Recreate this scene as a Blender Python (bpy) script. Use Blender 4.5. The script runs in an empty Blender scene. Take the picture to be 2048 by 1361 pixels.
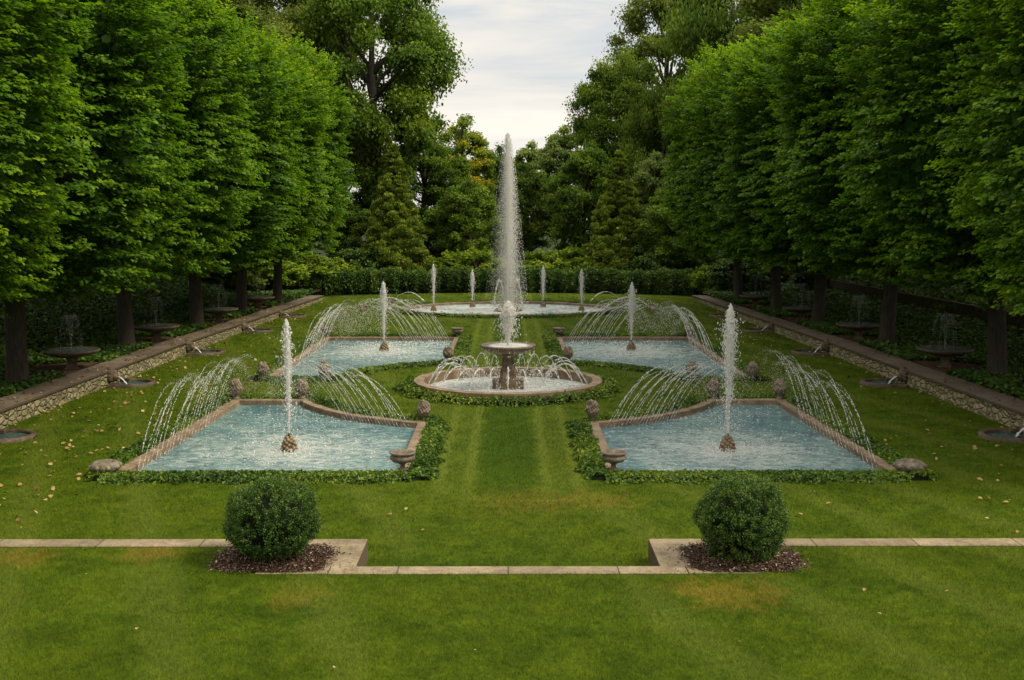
import bpy, math, random
import numpy as np
from mathutils import Vector, Matrix
rng = np.random.default_rng(7)
random.seed(7)
PI = math.pi
S = bpy.context.scene
COL = S.collection

# ------------------------------------------------------------------ object helpers
def link(o, parent=None):
    COL.objects.link(o)
    if parent is not None:
        o.parent = parent
    return o

def tag(o, label=None, cat=None, group=None, kind=None):
    for k, v in (('label', label), ('category', cat), ('group', group), ('kind', kind)):
        if v:
            o[k] = v
    return o

def empty(name, loc, label, cat, group=None, rz=0.0, scale=None):
    o = bpy.data.objects.new(name, None)
    o.empty_display_size = 0.1
    o.location = loc
    o.rotation_euler = (0, 0, rz)
    if scale:
        o.scale = scale
    link(o)
    return tag(o, label, cat, group)

def copy_tree(o, parent=None):
    c = o.copy()
    link(c)
    c.parent = parent
    for ch in list(o.children):
        copy_tree(ch, c)
    return c

def place_copy(proto, used, loc, rz, label, scale=None, group=None):
    o = proto if not used else copy_tree(proto)
    o.location = loc
    o.rotation_euler = (0, 0, rz)
    if scale:
        o.scale = scale
    o['label'] = label
    if group:
        o['group'] = group
    return o

class MB:
    """collects vertices and faces; build() links one mesh object"""
    def __init__(s):
        s.v = []; s.f = []
    def add(s, vs, fs):
        n = len(s.v)
        s.v += [tuple(p) for p in vs]
        s.f += [tuple(i + n for i in f) for f in fs]
    def box(s, x0, x1, y0, y1, z0, z1):
        vs = [(x0,y0,z0),(x1,y0,z0),(x1,y1,z0),(x0,y1,z0),(x0,y0,z1),(x1,y0,z1),(x1,y1,z1),(x0,y1,z1)]
        s.add(vs, [(0,3,2,1),(4,5,6,7),(0,1,5,4),(1,2,6,5),(2,3,7,6),(3,0,4,7)])
    def lathe(s, prof, n=24, c=(0,0,0), wob=None):
        vs = []; fs = []
        m = len(prof)
        for r, z in prof:
            for k in range(n):
                a = 2*PI*k/n
                q = r*(1 + (wob(a, z) if wob else 0))
                vs.append((c[0]+q*math.cos(a), c[1]+q*math.sin(a), c[2]+z))
        for i in range(m-1):
            for k in range(n):
                k2 = (k+1) % n
                fs.append((i*n+k, i*n+k2, (i+1)*n+k2, (i+1)*n+k))
        fs.append(tuple(range(n))[::-1]); fs.append(tuple((m-1)*n+k for k in range(n)))
        s.add(vs, fs)
    def blob(s, c, r, seed=0, amp=.15, n=10, m=7):
        rr = random.Random(seed)
        ph = [rr.uniform(0, 6.28) for _ in range(6)]
        vs = []; fs = []
        rx, ry, rz = r if hasattr(r, '__len__') else (r, r, r)
        for i in range(m+1):
            t = PI*i/m
            for k in range(n):
                a = 2*PI*k/n
                d = (math.sin(t)*math.cos(a), math.sin(t)*math.sin(a), math.cos(t))
                w = 1 + amp*(math.sin(3*d[0]+ph[0])*math.sin(3*d[1]+ph[1]) + .6*math.sin(5*d[2]+ph[2]+4*d[0]))
                vs.append((c[0]+rx*w*d[0], c[1]+ry*w*d[1], c[2]+rz*w*d[2]))
        for i in range(m):
            for k in range(n):
                k2 = (k+1) % n
                fs.append((i*n+k, (i+1)*n+k, (i+1)*n+k2, i*n+k2))
        s.add(vs, fs)
    def tube(s, pts, rad, n=8):
        pts = [Vector(p) for p in pts]
        vs = []; fs = []
        for i, p in enumerate(pts):
            d = (pts[min(i+1, len(pts)-1)] - pts[max(i-1, 0)]).normalized()
            u = d.cross(Vector((0, 1, .01)) if abs(d.y) < .9 else Vector((1, 0, 0))).normalized()
            w = d.cross(u)
            r = rad[i] if hasattr(rad, '__len__') else rad
            for k in range(n):
                a = 2*PI*k/n
                vs.append(p + (u*math.cos(a) + w*math.sin(a))*r)
        for i in range(len(pts)-1):
            for k in range(n):
                k2 = (k+1) % n
                fs.append((i*n+k, i*n+k2, (i+1)*n+k2, (i+1)*n+k))
        fs.append(tuple(range(n))[::-1]); fs.append(tuple((len(pts)-1)*n+k for k in range(n)))
        s.add(vs, fs)
    def build(s, name, mat, parent=None, smooth=False, bevel=0):
        me = bpy.data.meshes.new(name)
        me.from_pydata(s.v, [], s.f)
        me.validate()
        me.materials.append(mat)
        if smooth:
            me.polygons.foreach_set('use_smooth', [True]*len(me.polygons))
        me.update()
        o = bpy.data.objects.new(name, me)
        link(o, parent)
        if bevel:
            b = o.modifiers.new('bevel', 'BEVEL'); b.width = bevel; b.segments = 2; b.limit_method = 'ANGLE'
        return o

def np_mesh(name, V, F, mat, parent=None, smooth=False, attr=None):
    """V (n,3), F (m,k) with one k"""
    V = np.ascontiguousarray(V, dtype=np.float32); F = np.ascontiguousarray(F, dtype=np.int32)
    me = bpy.data.meshes.new(name)
    m, k = F.shape
    me.vertices.add(len(V)); me.vertices.foreach_set('co', V.ravel())
    me.loops.add(m*k); me.loops.foreach_set('vertex_index', F.ravel())
    me.polygons.add(m)
    me.polygons.foreach_set('loop_start', np.arange(0, m*k, k, dtype=np.int32))
    me.polygons.foreach_set('loop_total', np.full(m, k, dtype=np.int32))
    if smooth:
        me.polygons.foreach_set('use_smooth', np.ones(m, dtype=bool))
    if attr is not None:
        a = me.attributes.new('v', 'FLOAT', 'POINT')
        a.data.foreach_set('value', np.ascontiguousarray(attr, dtype=np.float32))
    me.materials.append(mat)
    me.update(calc_edges=True)
    o = bpy.data.objects.new(name, me)
    return link(o, parent)

def nrm(a):
    return a/np.maximum(np.linalg.norm(a, axis=-1, keepdims=True), 1e-9)

def leaf_geo(C, A, N, L, W, fold=.12):
    """six-point leaves at C, tip direction A, normal N"""
    A = nrm(A); B = nrm(np.cross(N, A)); N = np.cross(A, B)
    L = np.broadcast_to(np.asarray(L, float), (len(C),))[:, None]; W = np.broadcast_to(np.asarray(W, float), (len(C),))[:, None]
    up = N*W*fold
    P = [C, C+A*L*.3+B*W*.5+up, C+A*L*.68+B*W*.4+up, C+A*L-N*L*.08, C+A*L*.68-B*W*.4+up, C+A*L*.3-B*W*.5+up]
    V = np.stack(P, 1).reshape(-1, 3)
    i = np.arange(len(C))[:, None]*6
    F = np.concatenate([i+np.array([[0, 1, 2, 3]]), i+np.array([[0, 3, 4, 5]])], 1).reshape(-1, 4)
    return V, F

def leaf_obj(name, C, A, N, L, W, v, mat, parent=None):
    V, F = leaf_geo(C, A, N, L, W)
    return np_mesh(name, V, F, mat, parent, attr=np.repeat(v, 6))

def rdir(n):
    return nrm(rng.normal(size=(n, 3)))

# ------------------------------------------------------------------ materials
def mat(name):
    m = bpy.data.materials.new(name); m.use_nodes = True
    nt = m.node_tree; nt.nodes.clear()
    return m, nt, nt.nodes, nt.links

def nd(nt, t, **kw):
    n = nt.nodes.new(t)
    for k, v in kw.items():
        if k.startswith('i_'):
            n.inputs[k[2:].replace('_', ' ')].default_value = v
        else:
            setattr(n, k, v)
    return n

def ramp(nt, src, stops):
    r = nt.nodes.new('ShaderNodeValToRGB')
    e = r.color_ramp.elements
    while len(e) < len(stops):
        e.new(.5)
    for i, (p, c) in enumerate(stops):
        e[i].position = p
        e[i].color = (c, c, c, 1) if not hasattr(c, '__len__') else (*c, 1)
    nt.links.new(src, r.inputs[0])
    return r.outputs[0]

def noise(nt, vec, scale, detail=4, rough=.6, dist=0):
    n = nd(nt, 'ShaderNodeTexNoise')
    n.inputs['Scale'].default_value = scale; n.inputs['Detail'].default_value = detail
    n.inputs['Roughness'].default_value = rough; n.inputs['Distortion'].default_value = dist
    if vec is not None:
        nt.links.new(vec, n.inputs['Vector'])
    return n.outputs['Fac']

def mixc(nt, f, a, b, mode='MIX'):
    n = nd(nt, 'ShaderNodeMix', data_type='RGBA', blend_type=mode)
    for s, v in ((0, f), (6, a), (7, b)):
        if isinstance(v, (int, float)):
            n.inputs[s].default_value = v
        elif isinstance(v, tuple):
            n.inputs[s].default_value = (*v, 1)
        else:
            nt.links.new(v, n.inputs[s])
    return n.outputs[2]

def mth(nt, op, a, b=0.0, clamp=False):
    n = nd(nt, 'ShaderNodeMath', operation=op, use_clamp=clamp)
    for s, v in ((0, a), (1, b)):
        if isinstance(v, (int, float)):
            n.inputs[s].default_value = v
        else:
            nt.links.new(v, n.inputs[s])
    return n.outputs[0]

def out(nt, sh):
    o = nd(nt, 'ShaderNodeOutputMaterial'); nt.links.new(sh, o.inputs['Surface'])

def bump(nt, h, s, d=.02):
    b = nd(nt, 'ShaderNodeBump'); b.inputs['Strength'].default_value = s; b.inputs['Distance'].default_value = d
    nt.links.new(h, b.inputs['Height'])
    return b.outputs[0]

def pos(nt):
    return nd(nt, 'ShaderNodeNewGeometry').outputs['Position']

def objc(nt):
    return nd(nt, 'ShaderNodeTexCoord').outputs['Object']

def leaf_mat(name, stops, trans=.35, rough=.5, spec=.3, big=.25):
    m, nt, N, L = mat(name)
    at = nd(nt, 'ShaderNodeAttribute', attribute_name='v').outputs['Fac']
    oi = nd(nt, 'ShaderNodeObjectInfo').outputs['Random']
    nz = noise(nt, pos(nt), big, 2)
    f = mth(nt, 'ADD', at, mth(nt, 'MULTIPLY', mth(nt, 'SUBTRACT', nz, .5), .55))
    f = mth(nt, 'ADD', f, mth(nt, 'MULTIPLY', mth(nt, 'SUBTRACT', oi, .5), .16), clamp=True)
    c = ramp(nt, f, stops)
    p = nd(nt, 'ShaderNodeBsdfPrincipled')
    L.new(c, p.inputs['Base Color']); p.inputs['Roughness'].default_value = rough
    p.inputs['Specular IOR Level'].default_value = spec
    t = nd(nt, 'ShaderNodeBsdfTranslucent')
    L.new(mixc(nt, .55, c, (1.5, 1.6, .35), 'MULTIPLY'), t.inputs['Color'])
    x = nd(nt, 'ShaderNodeMixShader'); x.inputs[0].default_value = trans
    L.new(p.outputs[0], x.inputs[1]); L.new(t.outputs[0], x.inputs[2])
    out(nt, x.outputs[0])
    return m

def stone_mat(name, c0, c1, c2, scale=4, rough=.85, bs=.5, moss=None):
    m, nt, N, L = mat(name)
    P = pos(nt)
    n1 = noise(nt, P, scale, 6, .65); n2 = noise(nt, P, scale*9, 4, .7)
    c = ramp(nt, n1, [(.3, c0), (.5, c1), (.7, c2)])
    c = mixc(nt, ramp(nt, n2, [(.35, .55), (.62, 0)]), c, tuple(x*.35 for x in c0))
    if moss:
        c = mixc(nt, ramp(nt, noise(nt, P, scale*.7, 5, .7), [(.52, 0), (.66, .8)]), c, moss)
    p = nd(nt, 'ShaderNodeBsdfPrincipled'); L.new(c, p.inputs['Base Color']); p.inputs['Roughness'].default_value = rough
    p.inputs['Specular IOR Level'].default_value = .25
    L.new(bump(nt, mth(nt, 'ADD', n1, mth(nt, 'MULTIPLY', n2, .6)), bs, .03), p.inputs['Normal'])
    out(nt, p.outputs[0])
    return m

def bark_mat(name, c0, c1):
    m, nt, N, L = mat(name)
    mp = nd(nt, 'ShaderNodeMapping'); L.new(objc(nt), mp.inputs[0]); mp.inputs['Scale'].default_value = (1, 1, .12)
    n1 = noise(nt, mp.outputs[0], 22, 5, .7)
    n2 = noise(nt, objc(nt), 2, 4)
    c = ramp(nt, n1, [(.35, tuple(x*.4 for x in c0)), (.5, c0), (.7, c1)])
    c = mixc(nt, ramp(nt, n2, [(.5, 0), (.7, .5)]), c, (.05, .06, .03))
    p = nd(nt, 'ShaderNodeBsdfPrincipled'); L.new(c, p.inputs['Base Color']); p.inputs['Roughness'].default_value = .9
    L.new(bump(nt, n1, .9, .04), p.inputs['Normal'])
    out(nt, p.outputs[0])
    return m

def lawn_colour(nt):
    P = pos(nt)
    sx = nd(nt, 'ShaderNodeSeparateXYZ'); nt.links.new(P, sx.inputs[0])
    X, Y, Z = sx.outputs
    big = noise(nt, P, .35, 3, .55); mid = noise(nt, P, 1.6, 4, .6); fine = noise(nt, P, 14, 4, .7)
    c = ramp(nt, mid, [(.28, (.034, .068, .003)), (.5, (.066, .112, .005)), (.72, (.108, .156, .008))])
    c = mixc(nt, ramp(nt, big, [(.35, 0), (.7, .55)]), c, (.105, .142, .006))
    tuft = noise(nt, P, 5.5, 4, .7)
    c = mixc(nt, 1.0, c, ramp(nt, tuft, [(.32, (.74, .77, .74)), (.5, (1, 1, 1)), (.68, (1.26, 1.2, 1.15))]), 'MULTIPLY')
    # mowing bands on the centre walk and across the wide lawns
    ax = mth(nt, 'ABSOLUTE', X)
    jit = mth(nt, 'MULTIPLY', mth(nt, 'SUBTRACT', mid, .5), .35)
    st = mth(nt, 'SINE', mth(nt, 'MULTIPLY', mth(nt, 'ADD', ax, jit), 11.0))
    core = ramp(nt, mth(nt, 'ADD', ax, jit), [(.42, 1.0), (.68, 0.0)])
    wal = ramp(nt, mth(nt, 'MULTIPLY', ax, .1), [(.135, 1.0), (.16, 0.0)])
    inz = mth(nt, 'MULTIPLY', wal, ramp(nt, mth(nt, 'MULTIPLY', Y, .01), [(.188, 0.0), (.215, 1.0)]))
    band = mth(nt, 'MULTIPLY', inz, ramp(nt, st, [(.1, .25), (.8, .65)]))
    band = mth(nt, 'MULTIPLY', band, mth(nt, 'SUBTRACT', 1.0, core))
    c = mixc(nt, band, c, (.175, .22, .028))
    c = mixc(nt, mth(nt, 'MULTIPLY', mth(nt, 'MULTIPLY', inz, core), .6), c, (.044, .092, .004))
    dg = mth(nt, 'SINE', mth(nt, 'MULTIPLY', mth(nt, 'ADD', mth(nt, 'ADD', X, mth(nt, 'MULTIPLY', Y, .35)), mth(nt, 'MULTIPLY', jit, 2.0)), 3.2))
    outz = mth(nt, 'MULTIPLY', mth(nt, 'SUBTRACT', 1.0, wal), ramp(nt, dg, [(.2, 0), (.9, .40)]))
    c = mixc(nt, outz, c, (.14, .175, .022))
    # dry patches
    for (px, py, r, k) in ((2.75, 13.75, .75, .42), (2.3, 13.95, .5, .25), (-4.9, 15.55, .55, .5), (-6.6, 15.3, .6, .4), (-2.6, 13.6, .5, .25), (.3, 19.5, 1.2, .25), (1.6, 19.6, .9, .3)):
        v = nd(nt, 'ShaderNodeVectorMath', operation='DISTANCE'); nt.links.new(P, v.inputs[0]); v.inputs[1].default_value = (px, py, .3)
        d = mth(nt, 'ADD', mth(nt, 'DIVIDE', v.outputs['Value'], r), mth(nt, 'MULTIPLY', mth(nt, 'SUBTRACT', noise(nt, P, 3.5, 4, .65), .5), 2.6))
        c = mixc(nt, ramp(nt, d, [(.35, k), (1.1, 0.0)]), c, (.27, .17, .028))
    return c, fine, P

def grass_mat(name, blade):
    m, nt, N, L = mat(name)
    c, fine, P = lawn_colour(nt)
    if blade:
        at = nd(nt, 'ShaderNodeAttribute', attribute_name='v').outputs['Fac']
        c = mixc(nt, 1.0, c, ramp(nt, at, [(0, (.62, .66, .6)), (.55, (1.1, 1.08, 1.0)), (.9, (1.5, 1.4, 1.6)), (1, (2.1, 1.7, 1.5))]), 'MULTIPLY')
    else:
        vf = noise(nt, P, 60, 3, .7)
        c = mixc(nt, 1.0, c, ramp(nt, mth(nt, 'MULTIPLY', mth(nt, 'ADD', fine, vf), .5), [(.35, (.42, .45, .42)), (.5, (.74, .76, .74)), (.65, (1.1, 1.05, 1.0))]), 'MULTIPLY')
    p = nd(nt, 'ShaderNodeBsdfPrincipled'); L.new(c, p.inputs['Base Color']); p.inputs['Roughness'].default_value = .75
    p.inputs['Specular IOR Level'].default_value = .05
    if blade:
        g = nd(nt, 'ShaderNodeNewGeometry')
        v = nd(nt, 'ShaderNodeVectorMath', operation='MULTIPLY'); L.new(g.outputs['Normal'], v.inputs[0]); v.inputs[1].default_value = (.5, .5, .5)
        w = nd(nt, 'ShaderNodeVectorMath', operation='ADD'); L.new(v.outputs[0], w.inputs[0]); w.inputs[1].default_value = (0, 0, .85)
        z = nd(nt, 'ShaderNodeVectorMath', operation='NORMALIZE'); L.new(w.outputs[0], z.inputs[0])
        L.new(z.outputs[0], p.inputs['Normal'])
        t = nd(nt, 'ShaderNodeBsdfTranslucent'); L.new(c, t.inputs['Color'])
        x = nd(nt, 'ShaderNodeMixShader'); x.inputs[0].default_value = .2
        L.new(p.outputs[0], x.inputs[1]); L.new(t.outputs[0], x.inputs[2])
        out(nt, x.outputs[0])
    else:
        L.new(bump(nt, vf, .8, .03), p.inputs['Normal'])
        out(nt, p.outputs[0])
    return m

def wall_mat():
    m, nt, N, L = mat('rubble_stone')
    P = pos(nt)
    mp = nd(nt, 'ShaderNodeMapping'); L.new(P, mp.inputs[0]); mp.inputs['Scale'].default_value = (1.0, 4.2, 7.4)
    ds = nd(nt, 'ShaderNodeVectorMath', operation='ADD')
    nn = nd(nt, 'ShaderNodeTexNoise'); nn.inputs['Scale'].default_value = 4
    L.new(P, nn.inputs['Vector'])
    L.new(mp.outputs[0], ds.inputs[0])
    sc = nd(nt, 'ShaderNodeVectorMath', operation='SCALE'); L.new(nn.outputs['Color'], sc.inputs[0]); sc.inputs['Scale'].default_value = .5
    L.new(sc.outputs[0], ds.inputs[1])
    ve = nd(nt, 'ShaderNodeTexVoronoi', feature='DISTANCE_TO_EDGE'); ve.inputs['Scale'].default_value = 1; L.new(ds.outputs[0], ve.inputs['Vector'])
    vc = nd(nt, 'ShaderNodeTexVoronoi'); vc.inputs['Scale'].default_value = 1; L.new(ds.outputs[0], vc.inputs['Vector'])
    sp = nd(nt, 'ShaderNodeSeparateColor'); L.new(vc.outputs['Color'], sp.inputs[0])
    c = ramp(nt, sp.outputs[0], [(0, (.15, .12, .06)), (.35, (.23, .19, .095)), (.7, (.30, .25, .135)), (1, (.36, .30, .18))])
    c = mixc(nt, ramp(nt, noise(nt, P, 7, 5, .7), [(.45, 0), (.7, .65)]), c, (.16, .165, .035))
    c = mixc(nt, ramp(nt, noise(nt, P, 25, 4, .7), [(.35, .5), (.55, 0)]), c, (.06, .05, .03))
    c = mixc(nt, ramp(nt, ve.outputs['Distance'], [(.0, .85), (.055, 0)]), c, (.060, .050, .030))
    p = nd(nt, 'ShaderNodeBsdfPrincipled'); L.new(c, p.inputs['Base Color']); p.inputs['Roughness'].default_value = .9
    L.new(bump(nt, ramp(nt, ve.outputs['Distance'], [(.0, 0), (.2, 1)]), 1.0, .05), p.inputs['Normal'])
    out(nt, p.outputs[0])
    return m

def slab_mat(name, c0, c1, joint_axis, joint, litter=0.0):
    m, nt, N, L = mat(name)
    P = pos(nt)
    sx = nd(nt, 'ShaderNodeSeparateXYZ'); L.new(P, sx.inputs[0])
    co = sx.outputs[joint_axis]
    t = mth(nt, 'DIVIDE', co, joint)
    fr = mth(nt, 'FRACT', t); fl = mth(nt, 'FLOOR', t)
    wn = nd(nt, 'ShaderNodeTexWhiteNoise', noise_dimensions='1D'); L.new(fl, wn.inputs['W'])
    n1 = noise(nt, P, 3, 6, .65); n2 = noise(nt, P, 30, 4, .7)
    c = ramp(nt, n1, [(.3, c0), (.7, c1)])
    c = mixc(nt, mth(nt, 'MULTIPLY', wn.outputs['Value'], .45), c, tuple(x*.6 for x in c0))
    c = mixc(nt, ramp(nt, n2, [(.3, .6), (.55, 0)]), c, tuple(x*.45 for x in c0))
    if litter:
        c = mixc(nt, ramp(nt, noise(nt, P, 5, 6, .75), [(.5, 0), (.62, litter)]), c, (.075, .038, .018))
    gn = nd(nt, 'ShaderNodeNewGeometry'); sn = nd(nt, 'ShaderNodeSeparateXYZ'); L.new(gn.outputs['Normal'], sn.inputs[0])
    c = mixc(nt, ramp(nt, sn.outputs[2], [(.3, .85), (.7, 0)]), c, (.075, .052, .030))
    c = mixc(nt, ramp(nt, noise(nt, P, 1.1, 5, .7), [(.48, 0), (.66, .55)]), c, tuple(x*.5 for x in c0))
    e = mth(nt, 'MINIMUM', fr, mth(nt, 'SUBTRACT', 1.0, fr))
    c = mixc(nt, ramp(nt, mth(nt, 'MULTIPLY', e, joint), [(.004, .85), (.014, 0)]), c, (.03, .025, .015))
    p = nd(nt, 'ShaderNodeBsdfPrincipled'); L.new(c, p.inputs['Base Color']); p.inputs['Roughness'].default_value = .8
    p.inputs['Specular IOR Level'].default_value = .25
    L.new(bump(nt, mth(nt, 'ADD', n1, n2), .35, .02), p.inputs['Normal'])
    out(nt, p.outputs[0])
    return m

def water_mat(name, deep, shallow, foam, base_foam=.0, rip=1.0, spots=()):
    m, nt, N, L = mat(name)
    P = pos(nt)
    sx = nd(nt, 'ShaderNodeSeparateXYZ'); L.new(P, sx.inputs[0])
    ab = nd(nt, 'ShaderNodeCombineXYZ'); L.new(mth(nt, 'ABSOLUTE', sx.outputs[0]), ab.inputs[0]); L.new(sx.outputs[1], ab.inputs[1])
    mp = nd(nt, 'ShaderNodeMapping'); L.new(P, mp.inputs[0]); mp.inputs['Scale'].default_value = (1, 1.5, 1); mp.inputs['Rotation'].default_value = (0, 0, .35)
    w1 = noise(nt, mp.outputs[0], 2.6*rip, 3, .55, .6); w2 = noise(nt, mp.outputs[0], 8*rip, 4, .6, .4); w3 = noise(nt, P, 30, 3, .6)
    big = noise(nt, P, .55, 3, .6, .5)
    c = ramp(nt, big, [(.32, deep), (.66, shallow)])
    fo = base_foam
    tot = None
    for (x, y, r, k) in spots:
        v = nd(nt, 'ShaderNodeVectorMath', operation='DISTANCE'); L.new(ab.outputs[0], v.inputs[0]); v.inputs[1].default_value = (x, y, 0)
        d = mth(nt, 'MULTIPLY', ramp(nt, mth(nt, 'DIVIDE', v.outputs['Value'], r), [(.0, 1.0), (1.0, 0.0)]), k)
        tot = d if tot is None else mth(nt, 'MAXIMUM', tot, d)
    streak = noise(nt, mp.outputs[0], 1.5, 8, .74, 1.3)
    s2 = noise(nt, mp.outputs[0], 5.5, 6, .72, .8)
    sm = mth(nt, 'MULTIPLY', mth(nt, 'ADD', streak, s2), .5)
    th = mth(nt, 'ADD', sm, mth(nt, 'MULTIPLY', tot, .20) if tot is not None else 0.0)
    th = mth(nt, 'ADD', th, base_foam)
    f = ramp(nt, th, [(.545, 0), (.72, .8)])
    sparkle = ramp(nt, w3, [(.60, 0), (.72, .45)])  # painted glints, blended in with the foam
    f = mth(nt, 'MAXIMUM', f, mth(nt, 'MULTIPLY', sparkle, ramp(nt, s2, [(.4, 0), (.6, 1)])))
    stroke = ramp(nt, mth(nt, 'ADD', mth(nt, 'MULTIPLY', w1, .5), mth(nt, 'MULTIPLY', w2, .5)), [(.38, (.55, .62, .68)), (.5, (1, 1, 1)), (.60, (1.35, 1.3, 1.25))])  # light and dark sides of the ripples put into the water colour
    c = mixc(nt, 1.0, c, stroke, 'MULTIPLY')
    c = mixc(nt, f, c, foam)
    p = nd(nt, 'ShaderNodeBsdfPrincipled'); L.new(c, p.inputs['Base Color'])
    L.new(mixc(nt, f, (.09, .09, .09), (.6, .6, .6)), p.inputs['Roughness'])
    p.inputs['IOR'].default_value = 1.33
    h = mth(nt, 'ADD', mth(nt, 'ADD', mth(nt, 'MULTIPLY', w1, 1.0), mth(nt, 'MULTIPLY', w2, .55)), mth(nt, 'MULTIPLY', w3, .12))
    L.new(bump(nt, h, .9, .13), p.inputs['Normal'])
    out(nt, p.outputs[0])
    return m

def spray_mat(name, a=.8, tr=.4):
    m, nt, N, L = mat(name)
    d = nd(nt, 'ShaderNodeBsdfDiffuse'); d.inputs[0].default_value = (a, a*.985, a*.94, 1)
    t = nd(nt, 'ShaderNodeBsdfTranslucent'); t.inputs[0].default_value = (a, a*.985, a*.94, 1)
    g = nd(nt, 'ShaderNodeBsdfGlossy'); g.inputs['Roughness'].default_value = .12
    x = nd(nt, 'ShaderNodeMixShader'); x.inputs[0].default_value = tr; L.new(d.outputs[0], x.inputs[1]); L.new(t.outputs[0], x.inputs[2])
    y = nd(nt, 'ShaderNodeMixShader'); y.inputs[0].default_value = .15; L.new(x.outputs[0], y.inputs[1]); L.new(g.outputs[0], y.inputs[2])
    out(nt, y.outputs[0])
    return m

def soil_mat(name, c0, c1, scale=6, green=None):
    m, nt, N, L = mat(name)
    P = pos(nt)
    n1 = noise(nt, P, scale, 6, .7); n2 = noise(nt, P, scale*7, 4, .7)
    c = ramp(nt, mth(nt, 'MULTIPLY', mth(nt, 'ADD', n1, n2), .5), [(.35, c0), (.62, c1)])
    if green:
        c = mixc(nt, ramp(nt, noise(nt, P, .6, 4), [(.4, 0), (.6, .8)]), c, green)
    p = nd(nt, 'ShaderNodeBsdfPrincipled'); L.new(c, p.inputs['Base Color']); p.inputs['Roughness'].default_value = .95
    p.inputs['Specular IOR Level'].default_value = .1
    L.new(bump(nt, n2, 1.0, .04), p.inputs['Normal'])
    out(nt, p.outputs[0])
    return m

def tint_mat(name, stops, rough=.8):
    m, nt, N, L = mat(name)
    at = nd(nt, 'ShaderNodeAttribute', attribute_name='v').outputs['Fac']
    p = nd(nt, 'ShaderNodeBsdfPrincipled'); L.new(ramp(nt, at, stops), p.inputs['Base Color']); p.inputs['Roughness'].default_value = rough
    out(nt, p.outputs[0])
    return m

M = {}
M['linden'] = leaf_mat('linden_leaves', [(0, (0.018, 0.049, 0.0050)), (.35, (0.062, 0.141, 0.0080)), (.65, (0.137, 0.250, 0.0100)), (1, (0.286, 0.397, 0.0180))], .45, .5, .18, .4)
M['maple'] = leaf_mat('maple_leaves', [(0, (0.035, 0.072, 0.0100)), (.5, (0.106, 0.180, 0.0180)), (1, (0.225, 0.300, 0.0320))], .42, spec=.15)
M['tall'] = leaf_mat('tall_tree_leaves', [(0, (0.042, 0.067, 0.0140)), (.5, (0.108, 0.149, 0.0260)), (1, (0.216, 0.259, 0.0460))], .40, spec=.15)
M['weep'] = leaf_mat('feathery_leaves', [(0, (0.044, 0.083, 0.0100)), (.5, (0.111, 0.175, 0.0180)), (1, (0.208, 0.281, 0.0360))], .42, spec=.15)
M['gold'] = leaf_mat('turning_leaves', [(0, (0.069, 0.127, 0.0156)), (.55, (0.184, 0.253, 0.0260)), (.85, (0.310, 0.333, 0.0338)), (1, (0.483, 0.356, 0.0364))], .42, spec=.15)
M['pale'] = leaf_mat('pale_far_leaves', [(0, (0.102, 0.150, 0.0420)), (.5, (0.204, 0.264, 0.0700)), (1, (0.324, 0.384, 0.1190))], .4, spec=.1)  # lighter, bluer leaf colour stands in for distance haze
M['cedar'] = leaf_mat('cedar_foliage', [(0, (0.041, 0.071, 0.0099)), (.5, (0.142, 0.202, 0.0242)), (1, (0.392, 0.434, 0.0605))], .3, .6, .15)
M['hedge'] = leaf_mat('hedge_leaves', [(0, (0.021, 0.046, 0.0090)), (.5, (0.063, 0.115, 0.0180)), (1, (0.149, 0.218, 0.0340))], .3, spec=.2)
M['shrub'] = leaf_mat('shrub_leaves', [(0, (0.060, 0.102, 0.0100)), (.5, (0.168, 0.246, 0.0200)), (1, (0.300, 0.372, 0.0360))], .4, spec=.15)
M['box'] = leaf_mat('boxwood_leaves', [(0, (0.014, 0.037, 0.0100)), (.5, (0.060, 0.119, 0.0220)), (1, (0.161, 0.231, 0.0420))], .25, .5, .2, 2.5)
M['ivy'] = leaf_mat('ivy_leaves', [(0, (0.022, 0.048, 0.0070)), (.45, (0.072, 0.138, 0.0140)), (.8, (0.150, 0.220, 0.0240)), (1, (0.288, 0.319, 0.0320))], .3, .45, .25, .8)
M['ivybed'] = leaf_mat('ivy_bed_leaves', [(0, (0.014, 0.034, 0.0060)), (.5, (0.041, 0.089, 0.0110)), (1, (0.108, 0.174, 0.0240))], .25, .45, .2, .35)
M['body'] = soil_mat('dark_twigs', (.008, .014, .005), (.020, .030, .010), 8)
M['bark'] = bark_mat('linden_bark', (.036, .027, .017), (.075, .055, .034))
M['bark2'] = bark_mat('forest_bark', (.05, .04, .03), (.10, .08, .06))
M['lawn'] = grass_mat('lawn_turf', False)
M['blade'] = grass_mat('grass_blades', True)
M['wall'] = wall_mat()
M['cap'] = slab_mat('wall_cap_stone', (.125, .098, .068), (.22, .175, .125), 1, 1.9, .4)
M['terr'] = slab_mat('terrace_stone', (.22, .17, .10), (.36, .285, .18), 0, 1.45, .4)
M['cope'] = stone_mat('coping_stone', (.13, .090, .054), (.26, .185, .115), (.38, .285, .19), 3, .75, .3)
M['carved'] = stone_mat('carved_stone', (.10, .08, .055), (.22, .175, .13), (.34, .28, .21), 7, .9, .7, (.10, .095, .035))
M['fruit'] = stone_mat('fruit_stone', (.10, .078, .052), (.25, .195, .135), (.42, .34, .245), 9, .85, .6)
M['rust'] = stone_mat('wet_stone', (.075, .050, .030), (.19, .130, .080), (.33, .25, .17), 6, .45, .6)
M['dark'] = stone_mat('damp_dark_stone', (.04, .030, .018), (.105, .075, .046), (.20, .145, .088), 5, .6, .6, (.05, .055, .02))
M['nozz'] = stone_mat('nozzle_stone', (.13, .09, .045), (.30, .22, .125), (.46, .36, .23), 10, .6, .6)
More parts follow.
